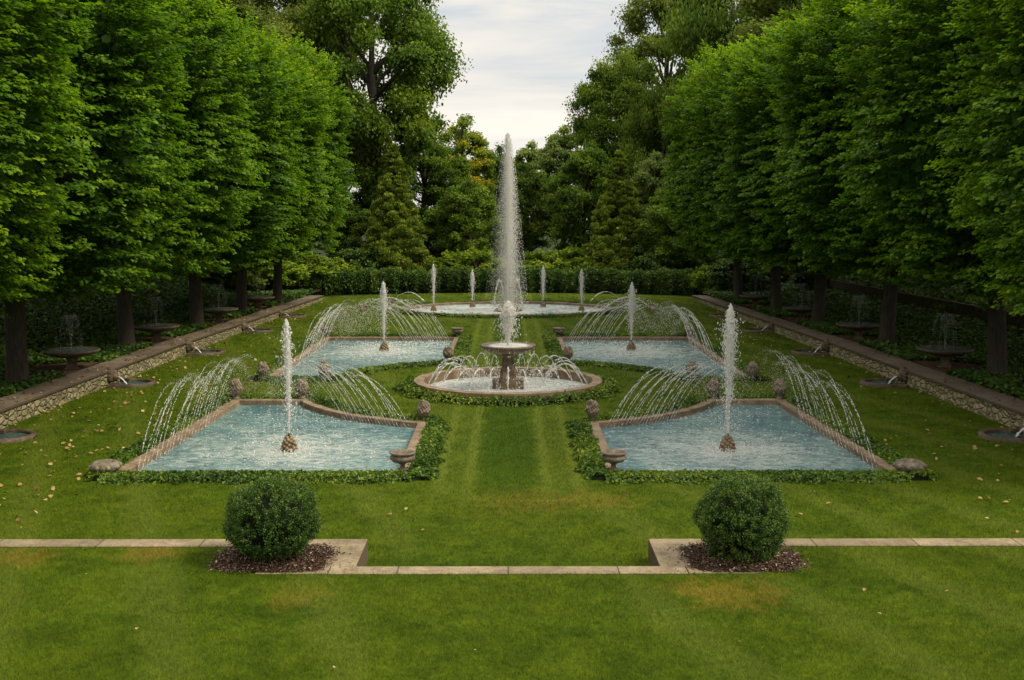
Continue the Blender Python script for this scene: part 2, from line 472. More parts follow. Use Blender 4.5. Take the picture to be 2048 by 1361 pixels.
M['soil'] = soil_mat('bank_soil', (.016, .012, .007), (.045, .030, .017), 5, (.016, .026, .010))
M['wood'] = soil_mat('forest_floor', (.012, .016, .006), (.035, .038, .014), 2, (.02, .035, .01))
M['bay'] = soil_mat('leaf_littered_paving', (.035, .022, .013), (.115, .066, .036), 6)
M['mulch'] = tint_mat('mulch_chips', [(0, (.028, .016, .009)), (.55, (.085, .046, .025)), (.85, (.17, .105, .06)), (1, (.42, .33, .22))])
M['mulchb'] = soil_mat('mulch_soil', (.022, .010, .006), (.075, .036, .020), 14)
M['fallen'] = tint_mat('fallen_leaf', [(0, (.11, .040, .012)), (.35, (.22, .10, .032)), (.7, (.31, .20, .06)), (1, (.38, .29, .12))], .7)
M['spray'] = spray_mat('spray_water', .85)
M['mist'] = spray_mat('mist_water', .97, .5)
M['jet'] = spray_mat('jet_water', .95, .45)
M['faint'] = spray_mat('thin_spray', .40, .4)
foam = (.50, .51, .45)
M['poolw'] = water_mat('pool_water', (.038, .135, .155), (.155, .265, .25), foam, .0, 1.0,
    [(4.65, 24.05, 3.6, 1.0), (4.5, 41.6, 4.6, 1.0), (3.1, 28.3, 2.4, .45), (2.7, 43.6, 2.2, .4)])
M['basinw'] = water_mat('basin_water', (.26, .33, .32), (.46, .50, .46), (.70, .70, .64), .09, 1.6, [(0, 32.1, 3.0, .5)])
M['backw'] = water_mat('far_pool_water', (.17, .27, .27), (.40, .45, .42), (.66, .66, .60), .05, 1.0, [(1.84, 59.4, 2.5, .7), (3.7, 57.1, 2.6, .8), (0, 57.2, 3.5, .8)])
M['smallw'] = water_mat('catch_basin_water', (.02, .05, .05), (.08, .14, .14), foam, -.06, 2.0)

# ------------------------------------------------------------------ geometry of the plan
def arc(cx, cy, r, a0, a1, n):
    return [(cx+r*math.cos(a0+(a1-a0)*i/n), cy+r*math.sin(a0+(a1-a0)*i/n)) for i in range(n+1)]

def offset_poly(P, d):
    """counter-clockwise polygon, d > 0 grows it"""
    n = len(P); o = []
    for i in range(n):
        a, b, c = Vector(P[i-1]), Vector(P[i]), Vector(P[(i+1) % n])
        e1 = (b-a).normalized(); e2 = (c-b).normalized()
        n1 = Vector((e1.y, -e1.x)); n2 = Vector((e2.y, -e2.x))
        k = (n1+n2); k = k/max(k.dot(n1), .35)
        p = b + k*d
        o.append((p.x, p.y))
    return o

BC = (0.0, 32.1)                              # centre of the round basin
def pool_outline(kind, s):
    R = 5.9
    if kind == 'near':
        a0 = math.atan2(-math.sqrt(R*R-5.45**2), 5.45); a1 = math.atan2(-math.sqrt(R*R-2.12**2), 2.12)
        P = [(2.12, 21.35), (7.30, 21.35), (7.05, BC[1]+R*math.sin(a0))] + arc(*BC, R, a0, a1, 16)
    else:
        a0 = math.atan2(math.sqrt(R*R-2.12**2), 2.12); a1 = math.atan2(math.sqrt(R*R-5.6**2), 5.6)
        P = arc(*BC, R, a0, a1, 16) + [(7.03, BC[1]+R*math.sin(a1)), (7.03, 45.0), (2.12, 45.0)]
    if s < 0:
        P = [(-x, y) for x, y in P][::-1]
    return P

def ellipse(cx, cy, a, bf, bb, n=72):
    return [(cx+a*math.cos(2*PI*k/n), cy+(bb if math.sin(2*PI*k/n) > 0 else bf)*math.sin(2*PI*k/n)) for k in range(n)]

POOLS = {('near', 1): pool_outline('near', 1), ('near', -1): pool_outline('near', -1),
         ('far', 1): pool_outline('far', 1), ('far', -1): pool_outline('far', -1),
         'round': ellipse(*BC, 2.38, 2.38, 2.38, 64), 'back': ellipse(0, 57.6, 5.0, 3.4, 4.2)}

def in_poly(X, Y, P):
    r = np.zeros(X.shape, bool)
    n = len(P)
    for i in range(n):
        (x0, y0), (x1, y1) = P[i-1], P[i]
        c = ((y0 > Y) != (y1 > Y))
        with np.errstate(divide='ignore', invalid='ignore'):
            r ^= c & (X < (x1-x0)*(Y-y0)/(y1-y0+1e-12)+x0)
    return r

def sheet(name, P, z, m, parent=None):
    b = MB(); b.add([(x, y, z) for x, y in P], [tuple(range(len(P)))])
    return b.build(name, m, parent)

def ring(b, Pi, Po, z0, z1):
    n = len(Pi)
    vs = [(*p, z1) for p in Pi]+[(*p, z1) for p in Po]+[(*p, z0) for p in Pi]+[(*p, z0) for p in Po]
    fs = []
    for i in range(n):
        j = (i+1) % n
        fs += [(i, n+i, n+j, j), (2*n+i, i, j, 2*n+j), (n+i, 3*n+i, 3*n+j, n+j)]
    b.add(vs, fs)

def holed(name, outer, holes, z, m):
    import bmesh
    bm = bmesh.new()
    for P in [outer]+holes:
        vs = [bm.verts.new((x, y, z)) for x, y in P]
        for i in range(len(vs)):
            bm.edges.new((vs[i-1], vs[i]))
    bmesh.ops.triangle_fill(bm, use_beauty=True, use_dissolve=False, edges=bm.edges[:], normal=(0, 0, 1))
    for f in bm.faces:
        if f.normal.z < 0:
            f.normal_flip()
    me = bpy.data.meshes.new(name); bm.to_mesh(me); bm.free()
    me.materials.append(m)
    return link(bpy.data.objects.new(name, me))

def wx(y):
    return 11.75-.03*(y-25)

# ------------------------------------------------------------------ ground, lawns
HOLES = [offset_poly(POOLS[k], .12) for k in POOLS if isinstance(k, tuple)]
tag(holed('ground', [(-400, -60), (400, -60), (400, 600), (-400, 600)], HOLES, -.06, M['wood']), kind='structure')

LP = [(-2.02, 14.7), (2.02, 14.7), (2.02, 16.0), (16, 16.0), (16, 19)] + [(wx(y)+.1, y) for y in (20, 40, 62)]
back = [(12.6*math.cos(a), 64+6.6*math.sin(a)) for a in np.linspace(.0, PI, 24)]
LP += back + [(-wx(y)-.1, y) for y in (62, 40, 20)] + [(-16, 19), (-16, 16.0), (-2.02, 16.0)]
tag(holed('lawn', LP, HOLES, 0, M['lawn']), kind='structure')
UP = [(-30, -12), (30, -12), (30, 15.78), (3.25, 15.78), (3.25, 14.6), (-3.25, 14.6), (-3.25, 15.78), (-30, 15.78)]
tag(sheet('upper_lawn', UP, .30, M['lawn']), kind='structure')

# terrace edging wall with its notch and two corner blocks
tw = empty('terrace_wall', (0, 14.7, 0), 'low tan stone edging wall with a notch between the two clipped bushes', 'wall')
def at(o, loc):
    o.location = (o.location[0]-loc[0], o.location[1]-loc[1], o.location[2]-loc[2])
    return o
TW = (0, 14.7, 0)
b = MB(); b.box(-2.35, 2.35, 14.53, 14.85, -.05, .316)
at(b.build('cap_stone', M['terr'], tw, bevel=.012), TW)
for s in (-1, 1):
    b = MB()
    x0, x1 = sorted((s*2.02, s*3.3)); b.box(x0, x1, 14.853, 16.14, -.05, .314)
    x0, x1 = sorted((s*2.36, s*3.3)); b.box(x0, x1, 14.55, 14.852, -.05, .314)
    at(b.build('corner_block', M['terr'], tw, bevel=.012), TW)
    b = MB(); x0, x1 = sorted((s*3.303, s*30)); b.box(x0, x1, 15.77, 16.14, -.05, .316)
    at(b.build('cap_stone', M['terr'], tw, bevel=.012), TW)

# ------------------------------------------------------------------ pools
def make_pool(key, name, label, ctop, wl, cw, wm, cope_m, loc):
    P = POOLS[key]
    t = empty(name, (*loc, 0), label, 'pool')
    b = MB(); ring(b, P, offset_poly(P, cw), -.3, ctop)
    o = b.build('coping', cope_m, t, bevel=.015); at(o, (*loc, 0))
    at(sheet('water', offset_poly(P, -.002), wl, wm, t), (*loc, 0))
    return t

for s, sd in ((-1, 'left'), (1, 'right')):
    make_pool(('near', s), 'garden_pool', f'blue-green pool with a concave back corner, in front on the {sd} of the grass walk', .07, -.06, .28, M['poolw'], M['cope'], (s*4.6, 26))
    make_pool(('far', s), 'garden_pool', f'blue-green pool beyond the round basin, {sd} of the grass walk', .07, -.06, .28, M['poolw'], M['cope'], (s*4.6, 40))
make_pool('round', 'round_basin', 'round tan stone basin around the central pedestal fountain', .30, .04, .27, M['basinw'], M['cope'], BC)
make_pool('back', 'oval_pool', 'oval pool at the far end around the tallest water jet', .16, .05, .28, M['backw'], M['cope'], (0, 57.6))

OCT_V = np.array([(0, 0, 1), (1, 0, 0), (0, 1, 0), (-1, 0, 0), (0, -1, 0), (0, 0, -1.0)])
OCT_F = np.array([(0, 1, 2), (0, 2, 3), (0, 3, 4), (0, 4, 1), (5, 2, 1), (5, 3, 2), (5, 4, 3), (5, 1, 4)])
def drops(name, C, r, D, stretch, m, parent):
    """small faceted drops at C, stretched along D"""
    n = len(C); D = nrm(D)
    ref = np.where(np.abs(D[:, 2:]) > .9, np.array([[1.0, 0, 0]]), np.array([[0, 0, 1.0]]))
    U = nrm(np.cross(ref, D)); Wd = np.cross(D, U)
    r = np.broadcast_to(np.asarray(r, float), (n,)); st = np.broadcast_to(np.asarray(stretch, float), (n,))
    V = C[:, None, :]+r[:, None, None]*(OCT_V[None, :, 0:1]*U[:, None]+OCT_V[None, :, 1:2]*Wd[:, None]+OCT_V[None, :, 2:3]*st[:, None, None]*D[:, None])
    F = (np.arange(n)[:, None, None]*6+OCT_F[None]).reshape(-1, 3)
    return np_mesh(name, V.reshape(-1, 3), F, m, parent, smooth=True)


def flecks(t, loc, P, spots, N, z):
    c = []
    for (x, y, sx, sy, w) in spots:
        n = int(N*w); c.append(np.stack([rng.normal(x, sx, n), rng.normal(y, sy, n)], 1))
    c = np.concatenate(c); c = c[in_poly(c[:, 0], c[:, 1], offset_poly(P, -.06))]
    n = len(c)
    C = np.concatenate([c, (z+np.abs(rng.normal(0, .012, n)))[:, None]], 1)-np.array([*loc, 0])
    drops('splash', C, rng.uniform(.004, .012, n)*(1 if loc[1] < 30 else 1.5), np.stack([np.ones(n), rng.normal(0, .35, n), np.zeros(n)], 1), rng.uniform(1, 3.4, n), M['jet'], t)

# ------------------------------------------------------------------ ivy borders
def resample(P, step):
    P = np.array(P+[P[0]]); d = np.linalg.norm(np.diff(P, axis=0), axis=1); s = np.concatenate([[0], np.cumsum(d)])
    t = np.arange(0, s[-1], step)
    q = np.stack([np.interp(t, s, P[:, k]) for k in (0, 1)], 1)
    e = np.roll(q, -1, 0)-q; e = nrm(e)
    return q, np.stack([e[:, 1], -e[:, 0]], 1)

def ivy_border(P, off, w, hgt, dens, label, loc, skip=None, ctop=.07):
    t = empty('ivy_border', (*loc, 0), label, 'ivy')
    Po = offset_poly(P, off)
    q, n = resample(Po, .1)
    # low dark body
    k = len(q); prof = [(0.10, .0), (.14, .75), (.5, .9), (.80, .6), (.86, 0)]
    V = []; F = []
    hh = hgt*.6*(1+.25*np.sin(np.arange(k)*.37)+.15*np.sin(np.arange(k)*.91))
    for (a, h) in prof:
        V.append(np.concatenate([q+n*(a*w-.32*np.clip(-n[:, 1:]*1.6-.3, 0, 1)), (hh*h)[:, None]], 1))
    V = np.concatenate(V)
    keep = np.ones(k, bool) if skip is None else ~skip(q[:, 0], q[:, 1])
    for i in range(len(prof)-1):
        a = np.arange(k)[keep]; bq = (a+1) % k
        F.append(np.stack([i*k+a, (i+1)*k+a, (i+1)*k+bq, i*k+bq], 1))
    body = np_mesh('stems', V, np.concatenate(F), M['body'], t); at(body, (*loc, 0))
    L = .1*k
    N = int(L*dens)
    i = rng.integers(0, k, N); u = rng.beta(.8, .8, N)
    if skip is not None:
        m = keep[i]; i = i[m]; u = u[m]; N = len(i)
    lump = .75+.35*np.sin(i*.37)+.2*np.sin(i*.83+2)*np.sin(i*.21)
    edge = .12*np.sin(i*.55)+.08*np.sin(i*1.3+1)
    face = np.clip(-n[i][:, 1]*1.6-.3, 0, 1)
    xy = q[i]+n[i]*(u*(w+edge*.6+.16*face)-.03-.34*face)[:, None]+rng.normal(0, .025, (N, 2))
    z = hgt*(.9+.35*(lump-.75))*(1-np.abs(2*u-1)**4)*rng.uniform(.6, 1.05, N)+.02
    z = np.where((u > .8) & (rng.random(N) < .5), rng.random(N)*z, z)
    z = np.where((face > .3) & (u < .62), np.maximum(np.minimum(z, ctop+.025), ctop+.004+rng.random(N)*.02), z)
    C = np.concatenate([xy, z[:, None]], 1)
    o2 = np.concatenate([n[i]*(2*u-1)[:, None]*1.1, np.full((N, 1), .75)], 1)
    Nn = nrm(o2+rng.normal(0, .45, (N, 3)))
    A = rdir(N)*.8+np.concatenate([n[i]*(2*u-1)[:, None], np.full((N, 1), -.25)], 1)
    sz = rng.uniform(.036, .070, N)
    v = np.clip(.48+.16*np.sin(i*.13)+rng.normal(0, .2, N)+(rng.random(N) < .06)*.4, 0, 1)
    at(leaf_obj('leaves', C, A, Nn, sz, sz*.95, v, M['ivy'], t), (*loc, 0))
    return t

for s, sd in ((-1, 'left'), (1, 'right')):
    ivy_border(POOLS[('near', s)], .26, .45, .13, 1150, f'clipped ivy border around the front {sd} pool', (s*4.6, 26))
    ivy_border(POOLS[('far', s)], .26, .42, .16, 850, f'clipped ivy border around the {sd} pool beyond the round basin', (s*4.6, 40))
ivy_border(POOLS['round'], .25, .50, .24, 850, 'ring of clipped ivy around the round stone basin', BC, ctop=.2)
ivy_border(POOLS['back'], .26, .6, .22, 420, 'clipped ivy border around the oval far pool', (0, 57.6))

for t in [o for o in list(COL.objects) if o.name.startswith('garden_pool')]:
    s = 1 if t.location.x > 0 else -1
    if t.location.y < 30:
        flecks(t, (s*4.6, 26), POOLS[('near', s)], [(s*4.65, 24.05, .8, .9, .35), (s*4.3, 28.6, 1.1, .8, .3), (s*5.3, 26.5, 1.2, 2.0, .35)], 1500, -.055)
    else:
        flecks(t, (s*4.6, 40), POOLS[('far', s)], [(s*4.5, 41.5, .9, 1.2, .5), (s*4.0, 43.6, 1.4, .9, .5)], 900, -.055)

# ------------------------------------------------------------------ side retaining walls, banks
def side_z(X, Y):
    """height of the bank at |X| beyond the wall"""
    d = np.abs(X)-(11.75-.03*(Y-25))
    base = .44-.10*np.clip((Y-30)/35, 0, 1)
    return base+np.clip((d-3.4)*.30, 0, 4.5)*np.where(X > 0, .62, 1.0)+np.where(X > 0, .5*(np.clip((d-6.2)/.12, 0, 1)), 0)

for s, sd in ((-1, 'left'), (1, 'right')):
    ys = np.arange(16.2, 66.1, 1.2)
    loc = (s*wx(30), 30, 0)
    t = empty('retaining_wall', loc, f'low rubble stone retaining wall with a flat cap along the {sd} side of the lawn', 'wall')
    b = MB()
    for y0, y1 in zip(ys[:-1], ys[1:]):
        h0, h1 = (.40-.22*max(0, (y-40)/26) for y in (y0, y1))
        x0, x1 = wx(y0), wx(y1)
        b.add([(s*x0, y0, -.05), (s*x1, y1, -.05), (s*x1, y1, h1), (s*x0, y0, h0)], [(0, 1, 2, 3) if s < 0 else (3, 2, 1, 0)])
    at(b.build('stone_face', M['wall'], t), loc)
    b = MB(); n = len(ys)
    vs = []
    for y in ys:
        h = .40-.22*max(0, (y-40)/26)
        for dx, z in ((-.05, h+.003), (-.05, h+.06), (.80, h+.06), (.80, h-.1)):
            vs.append((s*(wx(y)+dx), y, z))
    fs = []
    for i in range(n-1):
        for k in range(4):
            k2 = (k+1) % 4
            f = (i*4+k, (i+1)*4+k, (i+1)*4+k2, i*4+k2)
            fs.append(f if s > 0 else f[::-1])
    b.add(vs, fs)
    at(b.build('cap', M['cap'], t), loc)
    # bank
    gx = np.concatenate([[.75], np.arange(1.0, 9, .4), np.arange(9, 60, 4)]); gy = np.arange(12, 96, 1.0)
    V = []
    for y in gy:
        X = s*(wx(y)+gx); Y = np.full(len(gx), y)
        V.append(np.stack([X, Y, side_z(X, Y)-.03+.05*np.sin(X*2.3+Y)*np.sin(Y*1.7)], 1))
    V = np.concatenate(V); k = len(gx); I = np.arange(len(gy)-1)[:, None]*k+np.arange(k-1)[None]
    I = I.ravel(); F = np.stack([I, I+1, I+k+1, I+k], 1)
    if s < 0:
        F = F[:, ::-1]
    tag(np_mesh('bank', V, F, M['soil'], smooth=True), kind='structure')

BOWL_Y = [(33.1, 40.4, 47.8, 54.6), (33.4, 40.9, 48.4, 55.6)]
BOWL_X = {-1: (12.64, 12.40, 12.05, 11.90), 1: (12.80, 12.55, 12.40, 12.0)}
TREES = {-1: [(13.0, 22.2), (12.80, 29.8), (12.86, 38.5), (12.40, 45.6), (12.05, 52.0), (11.6, 58.0)],
         1: [(13.4, 23.2), (13.45, 31.4), (13.05, 39.2), (12.6, 46.4), (12.4, 53.2), (11.9, 59.5)]}
# paved bays under the bowls
for si, s in enumerate((-1, 1)):
    for j in range(4):
        y = BOWL_Y[si][j]; x = BOWL_X[s][j]
        P = [(s*(wx(y)+.82), y-1.5)] + [(s*(wx(y)+.82+1.9*math.sin(a)), y-1.5*math.cos(a)) for a in np.linspace(.15, PI-.15, 12)] + [(s*(wx(y)+.82), y+1.5)]
        if s > 0:
            pass
        else:
            P = P[::-1]
        h = float(side_z(np.array([s*(wx(y)+1.2)]), np.array([y]))[0])
        tag(sheet('bay_paving', P, h+.035, M['bay']), kind='structure')

def ivy_bed(s):
    N = 150000
    d = .78+rng.random(N)**1.35*13; Y = 14+rng.random(N)**.9*52
    X = s*(wx(Y)+d)
    ok = np.ones(N, bool)
    si = 0 if s < 0 else 1
    for j in range(4):
        y = BOWL_Y[si][j]
        ok &= ~(((np.abs(X)-wx(y)-.82)/1.75)**2+((Y-y)/1.45)**2 < 1)
    X, Y = X[ok], Y[ok]; N = len(X)
    far = np.clip((Y-25)/40, 0, 1)
    Z = side_z(X, Y)+rng.random(N)*.16
    C = np.stack([X, Y, Z], 1)
    Nn = nrm(rng.normal(0, .42, (N, 3))+np.array([-s*.25, -.15, 1]))
    A = rdir(N)*np.array([1, 1, .3])
    sz = rng.uniform(.08, .14, N)*(1+far*.4)
    v = np.clip(rng.normal(.45, .2, N), 0, 1)
    o = leaf_obj('ivy_ground_cover', C, A, Nn, sz, sz*.9, v, M['ivybed'])
    tag(o, kind='stuff')
ivy_bed(-1); ivy_bed(1)

# second dark wall on the right-hand bank
loc = (17.6, 40, 1.2)
b = MB(); ys = np.arange(22, 64, 1.5)
vs = []
for y in ys:
    x = wx(y)+6.15; z = float(side_z(np.array([x-.2]), np.array([y]))[0])
    vs += [(x, y, z-.2), (x, y, z+.62), (x+.35, y, z+.62), (x+.35, y, z-.2)]
b.add(vs, [(i*4+k, (i+1)*4+k, (i+1)*4+(k+1) % 4, i*4+(k+1) % 4) for i in range(len(ys)-1) for k in range(4)])
o = b.build('bank_wall', M['dark']); at(o, loc); o.location = loc
me = o.data
me.transform(Matrix.Translation((-loc[0], -loc[1], -loc[2])))
tag(o, 'dark low stone wall holding the ivy bank behind the right-hand trees', 'wall')

# ------------------------------------------------------------------ grass blades
def grass():
    Cs = []; Ws = []; Hs = []
    EX = [offset_poly(P, .55) for P in POOLS.values()]
    for (x0, x1, y0, y1, dens, w, h, z) in ((-6.6, 6.6, 10.6, 12.6, 4200, .0050, .050, .30), (-8, 8, 12.6, 15.8, 3000, .0060, .050, .30),
                                           (-22, 22, 5, 10.6, 750, .010, .05, .30), (-22, -6.6, 10.6, 12.6, 1000, .010, .05, .30), (6.6, 22, 10.6, 12.6, 1000, .010, .05, .30), (-22, -8, 12.6, 15.8, 1000, .010, .05, .30), (8, 22, 12.6, 15.8, 1000, .010, .05, .30),
                                           (-13, -9.5, 14.8, 18.6, 1000, .011, .046, 0), (9.5, 13, 14.8, 18.6, 1000, .011, .046, 0),
                                           (-9.5, 9.5, 14.8, 18.6, 1900, .0080, .046, 0), (-11, 11, 18.6, 23, 1250, .0105, .046, 0),
                                           (-13, 13, 23, 30, 700, .014, .046, 0), (-13, 13, 30, 40, 380, .019, .048, 0), (-13, 13, 40, 54, 200, .026, .05, 0), (-13, 13, 54, 70.3, 110, .034, .055, 0)):
        n = int((x1-x0)*(y1-y0)*dens)
        X = rng.uniform(x0, x1, n); Y = rng.uniform(y0, y1, n)
        if z > 0:
            ra = .09*rng.random(n)**4
            ok = np.where(np.abs(X) < 3.3, Y < 14.545+ra, Y < 15.785+ra) & (((np.abs(X)-3.17)/.79)**4+((Y-15.2)/.62)**4 > 1)
        else:
            ok = np.where(np.abs(X) < 2.0, Y > 14.85, Y > 16.15) & (np.abs(X) < 11.68-.03*(Y-25))
            ok &= (Y < 64) | ((X/12.6)**2+((Y-64)/6.6)**2 < 1)
            for P in EX:
                ok &= ~in_poly(X, Y, P)
        X, Y = X[ok], Y[ok]
        Cs.append(np.stack([X, Y, np.full(len(X), z-.004)], 1)); Ws.append(np.full(len(X), w)); Hs.append(np.full(len(X), h))
    C = np.concatenate(Cs); n = len(C)
    W = np.concatenate(Ws)*rng.uniform(.6, 1.3, n); H = np.concatenate(Hs)*rng.uniform(.55, 1.25, n)
    a = rng.uniform(0, 2*PI, n); B = np.stack([np.cos(a), np.sin(a), 0*a], 1)
    lean = rng.normal(0, .55, (n, 2))
    T = C+np.concatenate([lean*H[:, None], H[:, None]], 1)
    V = np.stack([C-B*W[:, None]*.5, C+B*W[:, None]*.5, T], 1).reshape(-1, 3)
    F = np.arange(3*n).reshape(-1, 3)
    tag(np_mesh('grass', V, F, M['blade'], attr=np.repeat(np.clip(rng.normal(.5, .2, n), 0, 1), 3)), kind='stuff')
grass()

# ------------------------------------------------------------------ fallen leaves
def fallen():
    pts = []
    for s, n, wmin in ((-1, 640, 0), (1, 320, 0)):
        y = 17+rng.random(n*3)**1.1*46; d = rng.random(n*3)**1.6*4.2
        x = s*(wx(y)-.1-d)
        ok = np.abs(x) < .5*y
        pts.append(np.stack([x[ok], y[ok], np.full(ok.sum(), .045)], 1)[:n])
    # on caps
    for s, n in ((-1, 260), (1, 110)):
        y = 20+rng.random(n)*42; x = s*(wx(y)+rng.random(n)*.75)
        pts.append(np.stack([x, y, .475-.22*np.clip((y-40)/26, 0, 1)], 1))
    for si, s in enumerate((-1, 1)):      # bays and ivy
        n = 420 if s < 0 else 240
        y = 22+rng.random(n)*40; x = s*(wx(y)+.8+rng.random(n)*4)
        pts.append(np.stack([x, y, side_z(x, y)+.12], 1))
    n = 26
    y = 11.3+rng.random(n)*9.5; x = rng.uniform(-.42, .42, n)*y
    z = np.where(y < np.where(np.abs(x) < 3.95, 14.5, 15.7), .345, .045)
    ok = ~((np.abs(x) < 4.2) & (y > 14.4) & (y < 16.3))
    pts.append(np.stack([x, y, z], 1)[ok])
    C = np.concatenate(pts); n = len(C)
    Nn = nrm(rng.normal(0, .35, (n, 3))+np.array([0, 0, 1])); A = rdir(n)*np.array([1, 1, .2])
    sz = rng.uniform(.06, .12, n)*np.where(C[:, 1] < 18, .6, 1.0)
    red = (C[:, 2] > .2) & (C[:, 1] > 18)
    v = np.clip(rng.normal(.62, .25, n)-red*.35, 0, 1)
    tag(leaf_obj('fallen_leaves', C, A, Nn, sz, sz*.8, v, M['fallen']), kind='stuff')
fallen()

# ------------------------------------------------------------------ linden rows
def linden(seed, name='clipped_linden_tree'):
    global rng
    keep = rng; rng = np.random.default_rng(seed)
    t = empty(name, (0, 0, 0), 'linden', 'tree', 'clipped linden trees in two rows')
    a, bb, c, zc = 4.15, 4.2, 4.85, 7.35
    b = MB()
    zs = [0, .12, .4, 1.0, 2.0, 3.2, 5, 8, 11]
    rr = [.42, .34, .285, .26, .245, .23, .19, .13, .05]
    b.tube([(.04*math.sin(z*1.3+seed), .04*math.cos(z*1.1), z-.1) for z in zs], rr, 14)
    for k in range(34):
        z = rng.uniform(2.4, 10.5); an = rng.uniform(0, 2*PI); l = rng.uniform(1.6, 3.2)
        pts = [(0, 0, z), (math.cos(an)*l*.5, math.sin(an)*l*.5, z+.35), (math.cos(an)*l, math.sin(an)*l, z+.45+rng.uniform(-.2, .4))]
        b.tube(pts, [.07, .045, .015], 6)
    b.build('trunk', M['bark'], t, smooth=True)
    NB = 2500
    d = rdir(NB)
    e = 3.1                                               # superellipsoid
    k = (np.abs(d[:, 0])**e+np.abs(d[:, 1])**e+np.abs(d[:, 2])**e)**(-1/e)
    d2 = d*k[:, None]
    lump = 1+.05*np.sin(d[:, 0]*7+seed)*np.sin(d[:, 2]*9+1)+.05*np.sin(d[:, 1]*8+seed*2)*np.sin(d[:, 2]*6)+rng.normal(0, .035, NB)
    az_ = np.arctan2(d[:, 1], d[:, 0])
    lump = lump+.045*np.sin(az_*9+seed)+.03*np.sin(az_*17+2*seed)
    tip = d2*lump[:, None]*np.array([a, bb, c])
    # undercut bottom: keep canopy skirt a little ragged
    tip[:, 2] = np.where(tip[:, 2] < -3.9, -3.9+(tip[:, 2]+3.9)*.6+rng.normal(0, .25, NB), tip[:, 2])
    o = nrm(np.stack([d2[:, 0]/a, d2[:, 1]/bb, np.clip(d2[:, 2], -.1, .8)*.22], 1)+rng.normal(0, .05, (NB, 3))*np.array([1, 1, .5]))
    PER = 42
    u = rng.random((NB, PER))**.8                          # along bough, 0 = tip
    ln = rng.uniform(.45, 1.15, (NB, 1)); wd = rng.uniform(.22, .46, (NB, 1))
    side = nrm(np.cross(o, np.array([0, 0, 1.0])))
    s2 = rng.normal(0, .42, (NB, PER))*wd*(.35+u)
    zz = rng.normal(0, .03, (NB, PER))-.16*(1-u)**2*ln*.5+.02-.10*np.abs(s2)
    C = tip[:, None, :]-o[:, None, :]*(u*ln)[..., None]+side[:, None, :]*s2[..., None]
    C[..., 2] += zz
    C = C.reshape(-1, 3); n = len(C)
    A = np.repeat(o, PER, 0)*.8+np.repeat(side, PER, 0)*(np.sign(s2)*rng.uniform(.2, 1.2, s2.shape)).reshape(-1, 1)+rng.normal(0, .25, (n, 3))
    A[:, 2] -= .25
    Nn = nrm(np.repeat(o, PER, 0)*.42+np.array([0, 0, 1.0])+rng.normal(0, .27, (n, 3)))
    v = np.repeat(np.clip(.44+rng.normal(0, .10, NB)+.5*np.clip(d[:, 2]-.3, 0, 1), 0, 1), PER)  # paler towards the crown top, sunlit look put into the leaf tint
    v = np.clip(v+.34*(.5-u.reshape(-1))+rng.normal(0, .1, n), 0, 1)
    sz = rng.uniform(.08, .135, n)
    # sparse dark leaves deep in the crown
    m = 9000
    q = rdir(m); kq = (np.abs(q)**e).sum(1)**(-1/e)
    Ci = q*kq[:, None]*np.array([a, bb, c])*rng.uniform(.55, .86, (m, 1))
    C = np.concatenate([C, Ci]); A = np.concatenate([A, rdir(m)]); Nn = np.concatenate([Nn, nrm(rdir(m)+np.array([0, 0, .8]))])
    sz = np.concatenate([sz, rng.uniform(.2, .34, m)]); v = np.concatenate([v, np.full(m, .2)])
    C[:, 2] += zc
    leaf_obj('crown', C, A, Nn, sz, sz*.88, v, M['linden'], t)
    rng = keep
    return t

lind = [linden(11), linden(23)]
ORD = {0: 'nearest the camera, cut off by the picture edge', 1: 'second from the camera', 2: 'third from the camera', 3: 'fourth from the camera', 4: 'fifth from the camera', 5: 'last at the far end'}
used = [False, False]
for s, sd in ((-1, 'left'), (1, 'right')):
    for j, (x, y) in enumerate(TREES[s]):
        k = (j+(s > 0)) % 2
        z = float(side_z(np.array([s*x]), np.array([y]))[0])-.05
        lab = f'clipped linden tree in the {sd} row, {ORD[j]}'
        sc = 1.0; sxx = (1, 1, 1, .97, .93, .86)[j]*(.95 if s > 0 else 1)
        place_copy(lind[k], used[k], (s*x, y, z), [0, PI][(j//2+(s > 0)) % 2]+.06*(j-2), lab, (sxx, sc, sc*(1.0+.03*((j*7) % 3-1))))
        used[k] = True

